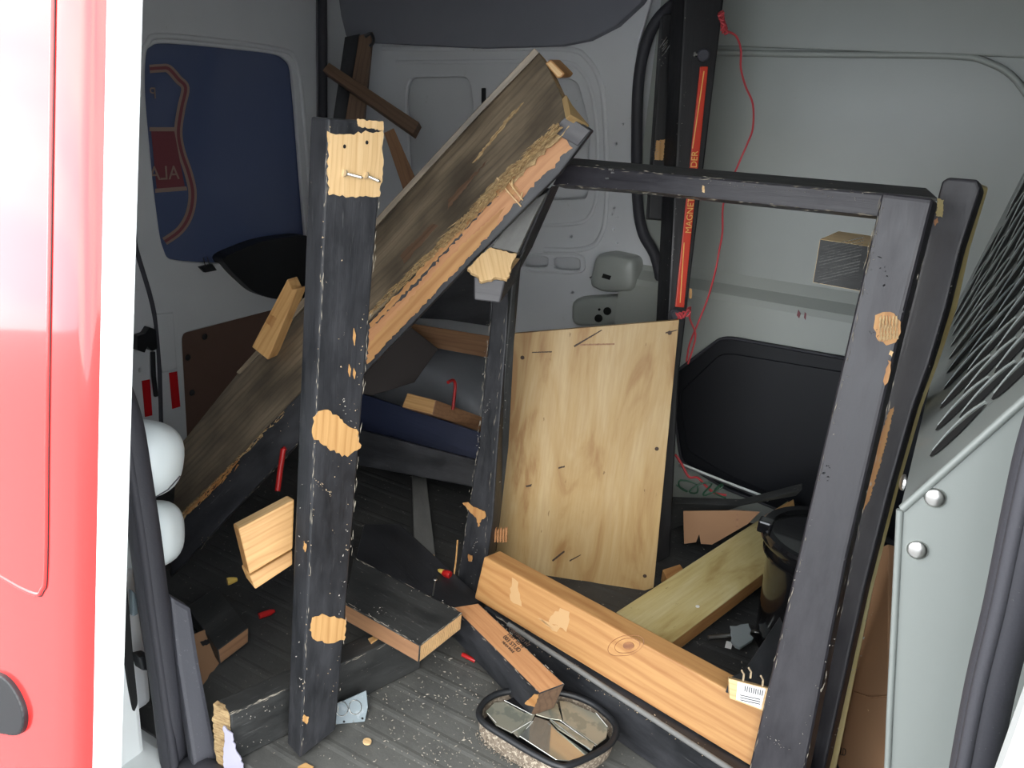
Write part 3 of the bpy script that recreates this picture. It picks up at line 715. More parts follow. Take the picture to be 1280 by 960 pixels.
# deck grain planks scars
for q in ([(640, 140), (655, 128), (600, 196), (590, 204)], [(560, 250), (610, 200), (560, 262)], [(600, 245), (640, 205), (646, 204), (604, 252)], [(500, 320), (540, 280), (548, 282), (505, 330)]):
    patch('deck_scar', pl_, q, M['splinter'] if q[0][0] > 595 else M['browndark'], src=deck, thick=.0006, lift=.0004)

# ---- tan block on the deck, left
tb = prism('pine_offcut', [(359, 349, 1.40), (365, 362), (372, 361, 1.40), (335, 450, 1.455), (314, 434, 1.455)], .035, M['pine'], over={3: M['pine_pale']}, bev=.002)
tag(tb, 'short pine offcut with torn top end standing on the platform beside the rear window', 'offcut')
patch('knot', tb, [(338, 392), (346, 398), (340, 410), (332, 402)], M['fir'], jag=.001)

# ---- black frame: front post, middle post, top rail, bottom rail
fr = empty('timber_rack', P(850, 600, 1.4), 'open black timber rack, two posts joined by a top rail and a floor rail', 'rack')
fp = prism('front_post', [(1102, 240, .945), (1167, 248, .915), (1131, 390), (1058, 700), (1002, 985), (930, 985, 1.115)], .045, M['black_soft'], fr, bev=.006, seg=3)
patch('bare_patch', fr, [(1094, 394), (1104, 390), (1118, 392), (1126, 402), (1126, 416), (1120, 428), (1108, 432), (1098, 426), (1092, 410)], M['fir'], src=fp)
for i in range(6): patch('torn_grain', fr, [(1100+i*4, 396), (1102+i*4, 394), (1103+i*4, 424), (1100+i*4, 428-i)], M['splinter'], src=fp, lift=.0018, thick=.0008, jag=.0008)
patch('bare_patch', fr, [(1110, 450), (1114, 452), (1112, 470), (1106, 482), (1104, 476)], M['fir'], src=fp)
patch('scuff', fr, [(1113, 438), (1117, 440), (1115, 446), (1111, 443)], M['pine_pale'], src=fp, jag=.001)
flakes('paint_chips', fr, fp, [((1106, 245), (1078, 380)), ((1068, 430), (1022, 620)), ((1016, 640), (946, 940)), ((1045, 790), (1000, 930)), ((960, 920), (990, 940))], 110, .0022, M['fleck'], 3)
flakes('dents', fr, fp, [((1095, 320), (1110, 360)), ((1090, 405), (1094, 425)), ((1035, 580), (1033, 600))], 30, .004, M['black'], 5)
mp_ = prism('middle_post', [(655, 262, 1.33), (690, 232, 1.30), (655, 312), (640, 340), (633, 420), (622, 560), (616, 650), (602, 752), (569, 742, 1.60), (583, 650), (598, 560), (613, 400), (617, 340)], .04, M['black'], fr, bev=.003)
prism('middle_post_cheek', [(690, 236, 1.33), (655, 320), (646, 352), (643, 430), (636, 560), (621, 690, 1.59), (616, 690, 1.585), (623, 560), (634, 420), (641, 340)], .05, M['black_worn'], fr, bev=.003)
gs = prism('grey_stub_top', [(651, 258, 1.29), (684, 240, 1.29), (668, 270), (647, 316, 1.285), (614, 309)], .02, M['grey_wood'], fr, bev=.002)
st = skewbox('broken_stub', [(592, 345, 1.27), (632, 350, 1.27), (625, 379, 1.275), (592, 375)], (P(628, 318, 1.34)-P(606, 345, 1.27)), M['black_soft'], fr, {0: M['pine_pale']})
prism('broken_face', [(584, 336, 1.262), (612, 309, 1.28), (646, 317, 1.28), (634, 350, 1.262), (618, 347), (602, 352), (596, 344)], .008, M['pine_pale'], fr, bev=.001, jag=.002)
for q in ([(579, 628), (586, 627), (592, 633), (606, 638), (608, 645), (602, 650), (599, 658), (596, 646), (588, 639)], [(586, 692), (591, 694), (590, 701), (586, 700)]):
    patch('bare_patch', fr, q, M['fir'], src=mp_, jag=.0015, lift=.003)
flakes('paint_chips', fr, mp_, [((612, 400), (598, 560)), ((640, 380), (620, 640)), ((595, 670), (590, 740)), ((612, 500), (604, 520))], 130, .0022, M['fleck'], 3)
tube('sliver', [P(572, 675, 1.58), P(570, 700, 1.58), P(567, 722, 1.57)], .0016, M['pine'], fr, 5)
for i in range(6):
    patch('torn_grain', fr, [(609+i*3.5, 667+random.uniform(-3, 3)), (611+i*3.5, 665), (611+i*3.4, 683), (609+i*3.4, 684)], M['redfir'], src=mp_, lift=-.02, thick=.004, jag=.0005)
tr = prism('top_rail', [(705, 205, 1.285), (1108, 242, 1.0), (1103, 271), (790, 238), (690, 231, 1.30)], .038, M['black_soft'], fr, bev=.003)
w_, n_ = plane_of([(705, 205, 1.285), (1103, 241, .99), (690, 231, 1.30)])
trt = skewbox('top_rail_upper_face', [P(706, 205, 1.287), P(1172, 247, .985), P(1172, 252, .985), P(705, 212, 1.287)], (P(800, 198, 1.275)-P(800, 213, 1.21)).normalized()*.045, M['black_worn'], fr, None, .0015)
flakes('paint_chips', fr, tr, [((750, 210), (1100, 243)), ((700, 228), (860, 246)), ((860, 225), (1080, 250))], 80, .0018, M['fleck'], 2)
patch('scuff', fr, [(878, 232), (881, 233), (881, 241), (878, 240)], M['pine_pale'], src=tr, jag=.0006)
for x, y in ((761, 211), (764, 215), (757, 222)): patch('scuff', fr, [(x, y), (x+4, y+.5), (x+4, y+2), (x, y+2)], M['steel'], src=tr, jag=.0005)
r0, r1 = Z_(604, 758, .086), Z_(1000, 1016, .086)
down = lambda p: V((p.x, p.y, 0))
br = prism('bottom_rail', [r0, r1, down(r1), down(r0)], .062, M['black'], fr, bev=.005, seg=3)
flakes('paint_chips', fr, br, [((640, 785), (900, 955)), ((640, 782), (900, 950)), ((700, 830), (860, 930))], 160, .0024, M['chip'], 4)
tube('worn_arris', [r0.lerp(r1, t)+V((.003, -.001, -.0025)) for t in (.1, .3, .5, .7, .95)], .0045, M['grey_wood'], fr, 8)
# sawn stub behind front post
eg = skewbox('sawn_stub', [(1025, 299, 1.12), (1087, 308, 1.10), (1076, 364, 1.10), (1016, 353)], (P(1048, 289, 1.26)-P(1025, 299, 1.12)), M['pine_lit'], fr, {'front': M['black_worn'], 2: M['black'], 3: M['black'], 1: M['black']}, .0004)
for i in range(15):
    y = 303+i*3.8
    q = [(1026-(i*.6)+random.uniform(0, 10), y+5), (1080-i*.6, y-7+random.uniform(-1, 1)), (1080-i*.6, y-6), (1027-i*.6, y+6.2)]
    if y < 352: patch('saw_mark', fr, q, M['sawgrey'], src=eg, thick=.0006, lift=.0005, jag=.0004)

# ---- second leaning post with plywood sheet behind it, right
bp = prism('leaning_post', [(1177, 226, 1.06), (1186, 221), (1222, 224, 1.035), (1226, 235), (1201, 312), (1183, 385), (1162, 455), (1142, 510), (1112, 615), (1080, 740), (1026, 985, 1.185), (985, 985)], .038, M['black_soft'], bev=.006, seg=3)
tag(bp, 'black timber post with rounded top leaning behind the front post beside the partition', 'post')
patch('bare_streak', bp, [(1112, 512), (1118, 508), (1106, 560), (1088, 622), (1078, 640), (1076, 628), (1092, 570)], M['fir'], jag=.001)
patch('green_smear', bp, [(1172, 248), (1180, 250), (1178, 272), (1170, 270)], M['ply_green'], jag=.001)
patch('bare_fleck', bp, [(1168, 275), (1172, 272), (1173, 278), (1169, 283)], M['redfir'], jag=.001)
flakes('paint_chips', bp, bp, [((1210, 280), (1140, 540)), ((1090, 760), (1040, 940))], 70, .0024, M['fleck'], 3)
sp2 = prism('plywood_sheet', [(1225, 232, 1.085), (1235, 236), (1212, 312), (1196, 385), (1176, 445), (1153, 508), (1122, 615), (1090, 740), (1040, 985, 1.25), (1014, 985, 1.25), (1066, 740), (1128, 500), (1170, 385)], .05, M['ply_green'], bev=.001, ext=V((-.02, 1, 0)).normalized())
tag(sp2, 'narrow yellowish plywood sheet seen edge-on behind the leaning post', 'plywood')
# ---- plywood panel in the centre
pp = prism('plywood_square', [(643, 417, 1.60), (849, 400, 1.545), (817, 735, 1.69), (747, 756), (611, 686, 1.735)], .012, M['ply'], bev=.001, jag=0, xdir=P(611, 686, 1.7)-P(643, 417, 1.6))
tag(pp, 'square sheet of tan plywood standing upright in the middle of the load floor', 'plywood')
for x, y in ((653, 447), (837, 416), (821, 561), (806, 720)): lathe('screw_hole', [(.0001, -.0002), (.0042, -.0002), (.0034, .0006), (.0026, .0006), (.0022, .0002), (.0001, .0002)], M['ink'], onface(pp, x, y, .0004), V(pp['_n']), pp, 12)
for q in ([(717, 432), (752, 412), (753, 413), (718, 434)], [(665, 440), (690, 439), (690, 440.5), (665, 441)], [(832, 415), (847, 412), (847, 413), (832, 417)], [(657, 607), (665, 605), (664, 608), (658, 609)],
          [(698, 584), (706, 582), (706, 584), (698, 586)], [(725, 430), (768, 429), (768, 431), (725, 432)], [(690, 700), (705, 688), (706, 690), (691, 702)], [(712, 700), (726, 693), (726, 694), (712, 702)]):
    patch('scratch', pp, q, M['ink'] if q[0][0] != 725 else M['brown'], thick=.0004, lift=.0004, jag=.0003)
# ---- orange fir plank standing on the bottom rail
op = skewbox('fir_plank', [Z_(605, 696, .172), Z_(965, 893, .172), Z_(950, 965, .088), Z_(602, 745, .088)], V((.012, .036, 0)), M['fir'], None, None, .003)
tag(op, 'thick bare orange fir plank lying on edge along the floor rail', 'plank')
prism('knot', oval(786, 807, 7, 5, lambda a, b: onface(op, a, b, .0012)), .0006, M['knotc'], op, bev=0)
for k in (1, 2): tube('knot_grain', [onface(op, 786+(9+k*5)*math.cos(a)+(6*k if math.cos(a) < 0 else 0)*-.6, 807+(6+k*3)*math.sin(a)-3*k*math.cos(a)*.8, .0002) for a in [i*math.pi/10 for i in range(20)]], .0005, M['knotc'], op, 4, closed=True)

for q in ([(640, 722), (648, 728), (652, 758), (638, 750)], [(700, 760), (712, 765), (708, 790), (686, 776)], [(672, 772), (700, 784), (696, 790)]):
    patch('glue_smear', op, q, M['smear'], jag=.003, thick=.0004, lift=.0003)
# ---- tan plywood-faced board, right
tpb = prism('plywood_board', [(985, 626, 1.86), (1010, 674), (968, 706, 1.66), (836, 806, 1.47), (770, 765, 1.55), (940, 655)], .034, M['ply_green'], bev=.002, over={2: M['fir']})
tag(tpb, 'long tan board with yellowish face resting across the floor toward the black bucket', 'board')
dome('nail_head', onface(tpb, 872, 758), V(tpb['_n']), .004, M['paper'], tpb, .3)
tl = prism('plywood_offcut', [(958, 643, 1.80), (992, 624, 1.84), (994, 636), (966, 664, 1.78)], .02, M['pine'], bev=.001)
tag(tl, 'small raw wood offcut lying at the far end of the tan board', 'offcut')
# ---- short stamped block
sb = skewbox('stamped_offcut', [(566, 759, 1.415), (598, 754, 1.415), (706, 855, 1.235), (674, 867)], (P(663, 893, 1.262)-P(674, 867, 1.235)).normalized()*.06, M['black'], None, {'front': M['redfir'], 2: M['browndark']}, .0015)
tag(sb, 'short black painted offcut with a bare stamped top leaning into the broken mirror', 'offcut')
n_ = V(sb['_n']); xd = (P(706, 855, 1.235)-P(598, 754, 1.415)).normalized()
for i, (t_, sz) in enumerate((('CERTIFIED HT', .0088), ('S-DRY  KD 19', .007), ('003 STUD', .0105), ('NLGA RULE', .006))):
    text('grade_stamp', t_, sz, M['ink'], frame(xd, n_, onface(sb, 642+(1.5-i)*4.6, 803-(1.5-i)*4.2, .0008)), sb)
patch('broken_chip', sb, [(668, 868), (674, 868), (668, 884), (656, 880)], M['fir'], lift=.001, jag=.001)
# ---- black plank with raw end over the low beam
dk = prism('black_plank', [Z_(442, 697, .135), Z_(578, 766, .128), Z_(525, 807, .128), Z_(431, 753, .135)], .034, M['black_worn'], bev=.002, over={1: M['endgrain'], 2: M['brown']})
tag(dk, 'black painted plank with a pale sawn end lying behind the left post', 'plank')
tube('nail', [P(541, 744, 1.41), P(544, 724, 1.39)], .0014, M['steel'], dk, 6); dome('nail_head', P(544, 724, 1.39), UP, .0035, M['steel'], dk, .3)
flakes('paint_chips', dk, dk, [((470, 715), (575, 765)), ((440, 757), (522, 804)), ((470, 760), (500, 775))], 60, .0018, M['fleck'], 4)
dk2 = prism('black_board', [Z_(455, 655, .07), Z_(500, 655, .07), Z_(604, 750, .07), Z_(570, 762, .07), Z_(445, 697, .07)], .06, M['black'], bev=.002)
tag(dk2, 'black board lying flat on the floor behind the black plank', 'board')
# ---- low beam on the floor, lower left
a0, a1 = Z_(288, 893, .088), Z_(528, 783, .088)
lb = prism('floor_beam', [a0, a1, down(a1), down(a0)], .038, M['black_worn'], bev=.003, over={3: M['pine'], 1: M['pine']})
tag(lb, 'low black beam lying on the floor past the foot of the left post, torn pale end', 'beam')
en = prism('torn_end', [P(266, 880, 1.165), P(289, 893, 1.155), P(287, 915, 1.165), P(300, 965, 1.20), P(276, 945, 1.2), P(268, 905, 1.18)], .01, M['splinter'], lb, bev=.001, jag=.002)
prism('plastic_film', [P(279, 908, 1.148), P(291, 918, 1.152), P(294, 936, 1.16), P(306, 952, 1.175), P(308, 985, 1.19), P(284, 985, 1.19), P(278, 945, 1.16)], .003, M['tape'], lb, bev=.001, jag=.002)
prism('wood_sliver', [Z_(460, 798, .09), Z_(471, 793, .09), Z_(474, 797, .09), Z_(464, 804, .09)], .004, M['pine'], lb, bev=.001)
flakes('paint_chips', lb, lb, [((295, 900), (350, 880)), ((440, 830), (500, 810)), ((290, 930), (350, 925))], 50, .002, M['fleck'], 5)

# ---- galvanised box cover
jb = prism('box_cover', [P(420, 880, 1.275), P(458, 863, 1.29), P(460, 884, 1.285), P(456, 902, 1.28), P(420, 906, 1.265)], .004, M['zinc'], bev=.001)
tag(jb, 'galvanised steel electrical box cover standing on the floor by the left post', 'box cover')
for x, y in ((444, 884), (427, 886)): tube('knockout_ring', [onface(jb, x+8*math.cos(a), y+9*math.sin(a), .0008) for a in [i*math.pi/8 for i in range(16)]], .0007, M['steel'], jb, 5, closed=True)
for x, y in ((430, 902), (453, 898)): prism('notch', oval(x, y, 1.5, 1.5, lambda a, b: onface(jb, a, b, .0006)), .0004, M['hole'], jb, bev=0)

# ---- background timber in the middle gap
bl = prism('blue_board', [(440, 488, 2.02), (604, 542, 1.90), (600, 604), (440, 540, 2.01)], .03, M['navy'], bev=.002)
tag(bl, 'dark blue painted board lying between the left post and the middle post', 'board')
b2 = prism('black_rail', [(430, 532, 1.96), (606, 578, 1.84), (598, 610, 1.84), (430, 578)], .03, M['black'], bev=.003)
tag(b2, 'black rail lying in front of the dark blue board', 'rail')
b3 = skewbox('sawn_offcut', [(502, 509, 1.92), (509, 491, 1.92), (545, 500, 1.90), (541, 519)], (P(604, 524, 2.02)-P(544, 502, 1.90)).normalized()*.17, M['brown'], None, {'front': M['pine']}, .002)
tag(b3, 'small square-cut pine offcut lying on the dark blue board', 'offcut')
b4 = prism('grey_strip', [Z_(515, 588, .02), Z_(532, 590, .02), Z_(544, 694, .02), Z_(518, 690, .02)], .018, M['grey_wood'], bev=.001, over={2: M['pine']})
tag(b4, 'thin grey wood strip lying on the dark floor behind the middle post', 'strip')
b5 = prism('dark_board', [(480, 352, 2.12), (612, 330, 2.05), (612, 408), (560, 400), (490, 396, 2.16)], .02, M['black'], bev=.002)
tag(b5, 'wide dark board across the side of the van behind the middle post', 'board')
b6 = prism('brown_plank', [(500, 402, 2.14), (612, 420, 2.04), (608, 447), (540, 434), (500, 424, 2.14)], .03, M['brown'], bev=.002, over={0: M['grey_wood']})
tag(b6, 'dim brown plank lying on the wheel arch', 'plank')
b7 = prism('brown_board', [(440, 440, 2.0), (500, 398, 2.02), (548, 436, 2.05), (518, 478), (450, 500, 2.0)], .02, M['deep_brown'], bev=.002)
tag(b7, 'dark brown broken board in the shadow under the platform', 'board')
rc_ = tube('red_hook', [(566, 512, 1.93), (568, 495, 1.93), (569, 480, 1.93), (566, 475, 1.92), (560, 478, 1.9)], .004, M['red'], None, 8, sm=3)
tag(rc_, 'small red hooked rod in the dim gap beside the middle post', 'hook')

# ---- far tall stud with red bar
sd2 = skewbox('tall_stud', [(857, -25, 1.56), (908, -25, 1.56), (849, 470), (838, 695, 1.80), (818, 705, 1.81)], V((-.045, .05, 0)), M['black_deep'], None, None, .004)
tag(sd2, 'tall black square post standing by the far wall carrying a red magnetic bar', 'post')
flakes('paint_chips', sd2, sd2, [((856, 10), (830, 400)), ((857, 100), (840, 330))], 60, .0022, M['fleck'], 1.2)
patch('bare_fleck', sd2, [(862, 360), (865, 362), (864, 374), (861, 372)], M['pine'], jag=.001)
mb = empty('magnetic_bar', onface(sd2, 862, 240, .002), 'narrow red magnetic holder bar with yellow lettering fixed up the tall black post', 'holder')
prism('bar', [onface(sd2, *p, .009) for p in ((874, 84), (884, 84), (854, 384), (843, 383))], .008, M['redbar'], mb, bev=.0015)
prism('yellow_line', [onface(sd2, *p, .0094) for p in ((878, 90), (879.3, 90), (865, 186), (864, 186))], .0006, M['gold'], mb, bev=0)
prism('yellow_line', [onface(sd2, *p, .0094) for p in ((853.5, 303), (854.6, 303), (849.5, 378), (848.5, 378))], .0006, M['gold'], mb, bev=0)
bx = (onface(sd2, 868, 130)-onface(sd2, 855, 290)).normalized()
text('lettering', 'MAGNETIC HOLDER', .0178, M['gold'], frame(bx, V(sd2['_n']), onface(sd2, 863.5, 241, .0098)), mb)
for x, y in ((878, 70), (843, 393)):
    lathe('end_knob', [(.0001, 0), (.010, 0), (.0125, .002), (.0125, .008), (.009, .011), (.0001, .011)], M['trimgrey'], onface(sd2, x, y, .004), V(sd2['_n']), mb, 18)
lathe('knob_pin', [(.0001, 0), (.005, 0), (.005, .003), (.0022, .004), (.0022, .016), (.0001, .016)], M['steel'], onface(sd2, 866, 69, .008), onface(sd2, 878, 70)-onface(sd2, 866, 69), mb, 10)
cs = prism('short_stud', [(829, 18, 1.66), (847, 16, 1.66), (834, 275, 1.72), (811, 273)], .04, M['black_deep'], bev=.003)
tag(cs, 'shorter worn black stud standing against the left side of the tall black post', 'stud')
patch('bare_patch', cs, [(820, 176), (831, 174), (829, 200), (818, 200)], M['pine'], jag=.001)
flakes('paint_chips', cs, cs, [((822, 50), (832, 85)), ((822, 178), (818, 195))], 50, .003, M['fleck'], 5)
for i in range(8):
    x = 822+random.uniform(0, 10); y = 55+random.uniform(0, 28); tube('staple', [onface(cs, x, y, .001), onface(cs, x+5, y-5-random.random()*4, .008)], .0007, M['steel'], cs, 4)

# ---- pink string
def string(name, pts, r, label=None, par=None, m='pink'):
    o = tube(name, pts, r, M[m], par, 6, sm=5)
    if label: tag(o, label, 'string')
    return o
ps = string('string', [(902, 17, 1.545), (906, 30, 1.55), (908, 38, 1.55), (920, 45, 1.56), (926, 62, 1.57), (926, 85, 1.58), (932, 108, 1.59), (941, 130, 1.6), (941, 160, 1.61), (934, 180, 1.62), (924, 203, 1.63), (905, 250, 1.64), (903, 290, 1.65), (899, 313, 1.655), (894, 340, 1.66), (884, 375, 1.67), (872, 405, 1.68), (862, 430, 1.69), (858, 452, 1.7)], .0022,
            'thin red string knotted to the tall black post and hanging down its right side')
kn = []
for i in range(26):
    t = i/25; kn.append(P(900+7*t+3.5*math.sin(i*1.9), 15+26*t+3*math.cos(i*2.3), 1.54+.006*math.sin(i*1.3)))
tube('knot', kn, .0022, M['pink'], ps, 6, sm=2)
k2 = [P(846+3*math.sin(i*2.1)+i*.9, 396+4*math.cos(i*1.7)-i*.3, 1.58+.005*math.sin(i)) for i in range(18)]
ps2 = tube('string', k2 + [P(863, 384, 1.6), P(862, 398, 1.62), P(868, 412, 1.64), P(869, 425, 1.66), P(860, 455, 1.7)], .002, M['pink'], None, 6, sm=2)
tag(ps2, 'knotted red string at the foot of the red magnetic bar', 'string')
ps3 = string('string', [(844, 568, 1.9), (852, 580, 1.89), (861, 596, 1.88), (872, 597, 1.87), (882, 607, 1.86), (893, 616, 1.85), (908, 619, 1.84)], .003, 'red string trailing over the sill below the dark door panel')
gc = tag(tube('green_cord', [P(845+22*t+10*math.sin(t*9), 606+8*math.sin(t*7.3)+t*3, 1.87-.02*t) for t in [i/5 for i in range(15)]], .0022, M['green'], None, 6, sm=3), 'tangled dark green cord on the floor below the dark door panel', 'cord')

# ---- cardboard, lower bits at far side
cbx = prism('cardboard_piece', [(854, 639, 1.78), (921, 638, 1.74), (950, 640), (935, 655), (890, 681, 1.77), (876, 680), (874, 668), (870, 678), (855, 680)], .004, M['cardboard'], bev=.0008)
tag(cbx, 'torn brown cardboard piece standing behind the tan board', 'cardboard')
patch('crease', cbx, [(920, 639), (923, 639), (923, 660), (920, 662)], M['brown'], thick=.001, jag=.0004)
bt = prism('dark_board', [(830, 628, 1.86), (925, 632, 1.80), (1003, 612, 1.72), (995, 620), (925, 644, 1.78), (832, 664)], .02, M['black_worn'], bev=.002)
tag(bt, 'dusty black board lying along the sill behind the cardboard', 'board')
bt2 = prism('fir_offcut', [Z_(828, 712, .03), Z_(850, 705, .03), Z_(855, 712, .03), Z_(834, 724, .03)], .028, M['fir'], bev=.002)
tag(bt2, 'small fir offcut on the floor between the plywood sheet and the tan board', 'offcut')

# ---- black bucket
bc = Z_(1040, 812, 0); bc = V((-.10, 1.43, 0))
bk2 = empty('bucket', bc, 'glossy black plastic bucket behind the front post', 'bucket')
lathe('bucket_body', [(.0001, 0), (.088, 0), (.092, .004), (.102, .20), (.104, .235), (.100, .235), (.098, .20), (.088, .010), (.0001, .009)], M['gloss'], bc, UP, bk2, 40)
lathe('rim', [(.103, .226), (.118, .226), (.121, .232), (.121, .240), (.117, .245), (.103, .244), (.100, .236)], M['gloss'], bc, UP, bk2, 40)
lathe('collar', [(.1025, .200), (.111, .200), (.111, .204), (.1035, .205)], M['gloss'], bc, UP, bk2, 40)
box('lug', bc+V((-.12, -.055, .238)), bc+V((-.095, -.03, .262)), M['gloss'], bk2, .004)
tube('handle_wire', [bc+V((.112*math.cos(a), .112*math.sin(a), .225+.0*a)) for a in [2.6+i*.1 for i in range(12)]], .002, M['steel'], bk2, 6)
# ---- black board and tagged end by the front post
lk = prism('tagged_board', [(913, 846, 1.125), (930, 838), (975, 770, 1.27), (988, 800), (967, 862, 1.115)], .03, M['black'], bev=.002)
tag(lk, 'short black board with a white paper label on its end behind the front post', 'board')
le = prism('board_end', [(911, 848, 1.112), (966, 862, 1.10), (957, 890, 1.097), (912, 873)], .016, M['pine_pale'], lk, bev=.001)
prism('paper_label', [onface(le, *p, .001) for p in ((922, 852), (957, 861), (951, 886), (920, 874))], .0006, M['paper'], lk, bev=0)
for i in range(9): 
    x = 931+i*2.7; prism('barcode_bar', [onface(le, *p, .0018) for p in ((x, 857+i*.7), (x+1.1, 857.3+i*.7), (x+.3, 864+i*.7), (x-.8, 863.8+i*.7))], .0003, M['trimgrey'], lk, bev=0)
for i in range(3):
    y = 868+i*3; prism('label_line', [onface(le, *p, .0018) for p in ((925, y), (950, y+5.5), (950, y+6.5), (925, y+1))], .0003, M['trimgrey'], lk, bev=0)
for x, y in ((929, 843), (938, 840), (953, 850)): 
    tube('wood_sliver', [P(x, y+8, 1.105), P(x+1, y, 1.105), P(x-2, y-5, 1.10)], .0014, M['chip'], lk, 5)
# ---- steel rod & plastic scraps
rod = tag(tube('steel_rod', [Z_(885, 797, .012), Z_(930, 792, .012), Z_(944, 790, .012), Z_(951, 795, .012)], .004, M['steel'], None, 8, sm=3), 'thin bent steel rod lying on the floor beneath the tan board', 'rod')
wr_ = tag(prism('plastic_wrap', [Z_(912, 782, .02), Z_(936, 779, .025), Z_(940, 800, .02), Z_(925, 808, .018), Z_(914, 797, .022)], .006, M['plastic_clear'], bev=.001, jag=.004), 'crumpled clear plastic wrap on the floor by the steel rod', 'wrapper')
tag(prism('paper_scrap', [Z_(908, 801, .003), Z_(916, 803, .003), Z_(914, 811, .003), Z_(906, 809, .003)], .001, M['paper'], bev=0), 'tiny square white scrap on the floor beneath the tan board', 'scrap')

# ---- cardboard box and strip at right between post and partition
cb2 = prism('cardboard_box', [(1088, 690, 1.33), (1110, 680, 1.28), (1110, 1000), (1030, 1000, 1.29), (1058, 860)], .05, M['cardboard'], bev=.002)
tag(cb2, 'brown cardboard box flap standing between the leaning post and the partition', 'cardboard')
tube('fold', [onface(cb2, 1060, 862, .001), onface(cb2, 1088, 872, .001), onface(cb2, 1110, 870, .001)], .0012, M['brown'], cb2, 5)
text('print', 'OLD', .016, M['ink'], frame(onface(cb2, 1060, 944)-onface(cb2, 1030, 938), V(cb2['_n']), onface(cb2, 1052, 940, .001)), cb2)
ws = prism('pine_strip', [(1086, 888, 1.22), (1094, 892, 1.22), (1080, 985), (1070, 985, 1.24)], .008, M['pine_pale'], bev=.001)
tag(ws, 'thin pale pine strip standing in front of the cardboard beside the partition', 'strip')
cl = tag(prism('black_clamp', [(1098, 692, 1.4), (1117, 690, 1.4), (1117, 712), (1094, 712, 1.4)], .03, M['dark'], bev=.004), 'black plastic clamp glimpsed between the leaning post and the partition', 'clamp')

# ---- white moulded shells at left
def blob(name, cpx, hx, hz, hy, m, d, label, sq=3.0, tilt=0):
    c = P(*cpx, d); bm = bmesh.new(); bmesh.ops.create_uvsphere(bm, u_segments=32, v_segments=20, radius=1)
    for v in bm.verts:
        x, y, z = v.co; f = (abs(x)**sq+abs(y)**sq+abs(z)**sq)**(-1/sq); v.co = V((x*f*hx, y*f*hy, z*f*hz))
    ax = ROT @ V((math.cos(tilt), math.sin(tilt), 0)); zz_ = ROT @ V((-math.sin(tilt), math.cos(tilt), 0))
    Mx = Matrix.Translation(c) @ Matrix((ax, zz_.cross(ax), zz_)).transposed().to_4x4()
    o = smooth(from_bm(name, bm, m, None, Mx=Mx), 80); return tag(o, label, 'shell')
u1 = blob('plastic_shell', (172, 573), .062, .058, .055, M['cap'], 1.18, 'larger white rounded plastic shell above the other, beside the black door seal', 2.6, -.12)
u2 = blob('plastic_shell', (186, 668), .046, .050, .05, M['cap'], 1.20, 'smaller white rounded plastic shell below the larger one at the door seal', 2.8, .03)
tube('moulding_line', [P(225, 595, 1.15), P(210, 612, 1.135), P(190, 624, 1.125)], .001, M['trimgrey'], u1, 5)

# ---- broken side mirror
mr = empty('broken_mirror', P(690, 930, 1.25), 'broken black side mirror with cracked dusty glass lying face up on the floor', 'mirror')
rimpx = [(599, 888), (611, 873), (633, 865), (672, 863), (710, 868), (735, 877), (752, 888), (769, 906), (767, 924), (752, 938), (714, 956), (697, 957), (666, 942), (631, 921), (604, 903)]
cenm = V((0, 0, 0)); 
zr = lambda y: .052 + .0*(y)
rim = catmull([Z_(x, y, .05) for x, y in rimpx], 4, True); cm = sum(rim, V())/len(rim)
tube('rim', rim, .0052, M['dark'], mr, 8, closed=True)
bm = bmesh.new(); rows = []
for s, h in ((.985, .048), (1.0, .035), (.97, .018), (.88, .004), (.7, -.0)):
    rows.append([bm.verts.new((cm+(p-cm)*s)*1+V((0, 0, h-.05))-cm) for p in rim])
for A, B in zip(rows, rows[1:]):
    for i in range(len(A)): j = (i+1) % len(A); bm.faces.new((A[i], A[j], B[j], B[i]))
bm.faces.new(rows[-1]); bmesh.ops.recalc_face_normals(bm, faces=bm.faces)
smooth(from_bm('housing', bm, M['sawdust'], mr, cm), 60)
plate('backing', [cm+(p-cm)*.95+V((0, 0, -.028)) for p in rim], [], UP, .003, M['dark'], mr, .0006)
gin = lambda x, y: Z_(x, y, .047)
shards = [([(607, 889), (618, 878), (630, 877), (658, 892), (655, 902), (640, 916), (620, 906)], 'dusty_mirror', 0),
          ([(632, 876), (650, 868), (664, 868), (668, 893), (659, 891)], 'gloss', .001),
          ([(657, 892), (669, 894), (664, 903), (648, 922), (641, 916), (655, 903)], 'dusty_mirror', .0015),
          ([(669, 895), (686, 900), (697, 912), (738, 940), (712, 951), (695, 951), (649, 923), (664, 904)], 'mirror', .0),
          ([(687, 899), (700, 903), (743, 933), (739, 940), (697, 911)], 'dusty_mirror', .002),
          ([(670, 893), (668, 880), (688, 876), (697, 880), (703, 900), (688, 898)], 'dusty_mirror', .0),
          ([(699, 876), (712, 878), (745, 893), (760, 908), (758, 922), (746, 931), (704, 901)], 'dusty_mirror', .0005)]
for i, (q, m, l) in enumerate(shards):
    w = [gin(x, y)+V((0, 0, l)) for x, y in q]
    tilt = [(0, 0), (.02, .0), (-.03, .03), (-.05, -.10), (.05, -.03), (-.02, .02), (0, .02)][i]
    c = sum(w, V())/len(w); w = [p+V((0, 0, (p.x-c.x)*tilt[0]+(p.y-c.y)*tilt[1])) for p in w]
    prism('glass_shard', w, .0022, M[m], mr, bev=.0004, seg=1)
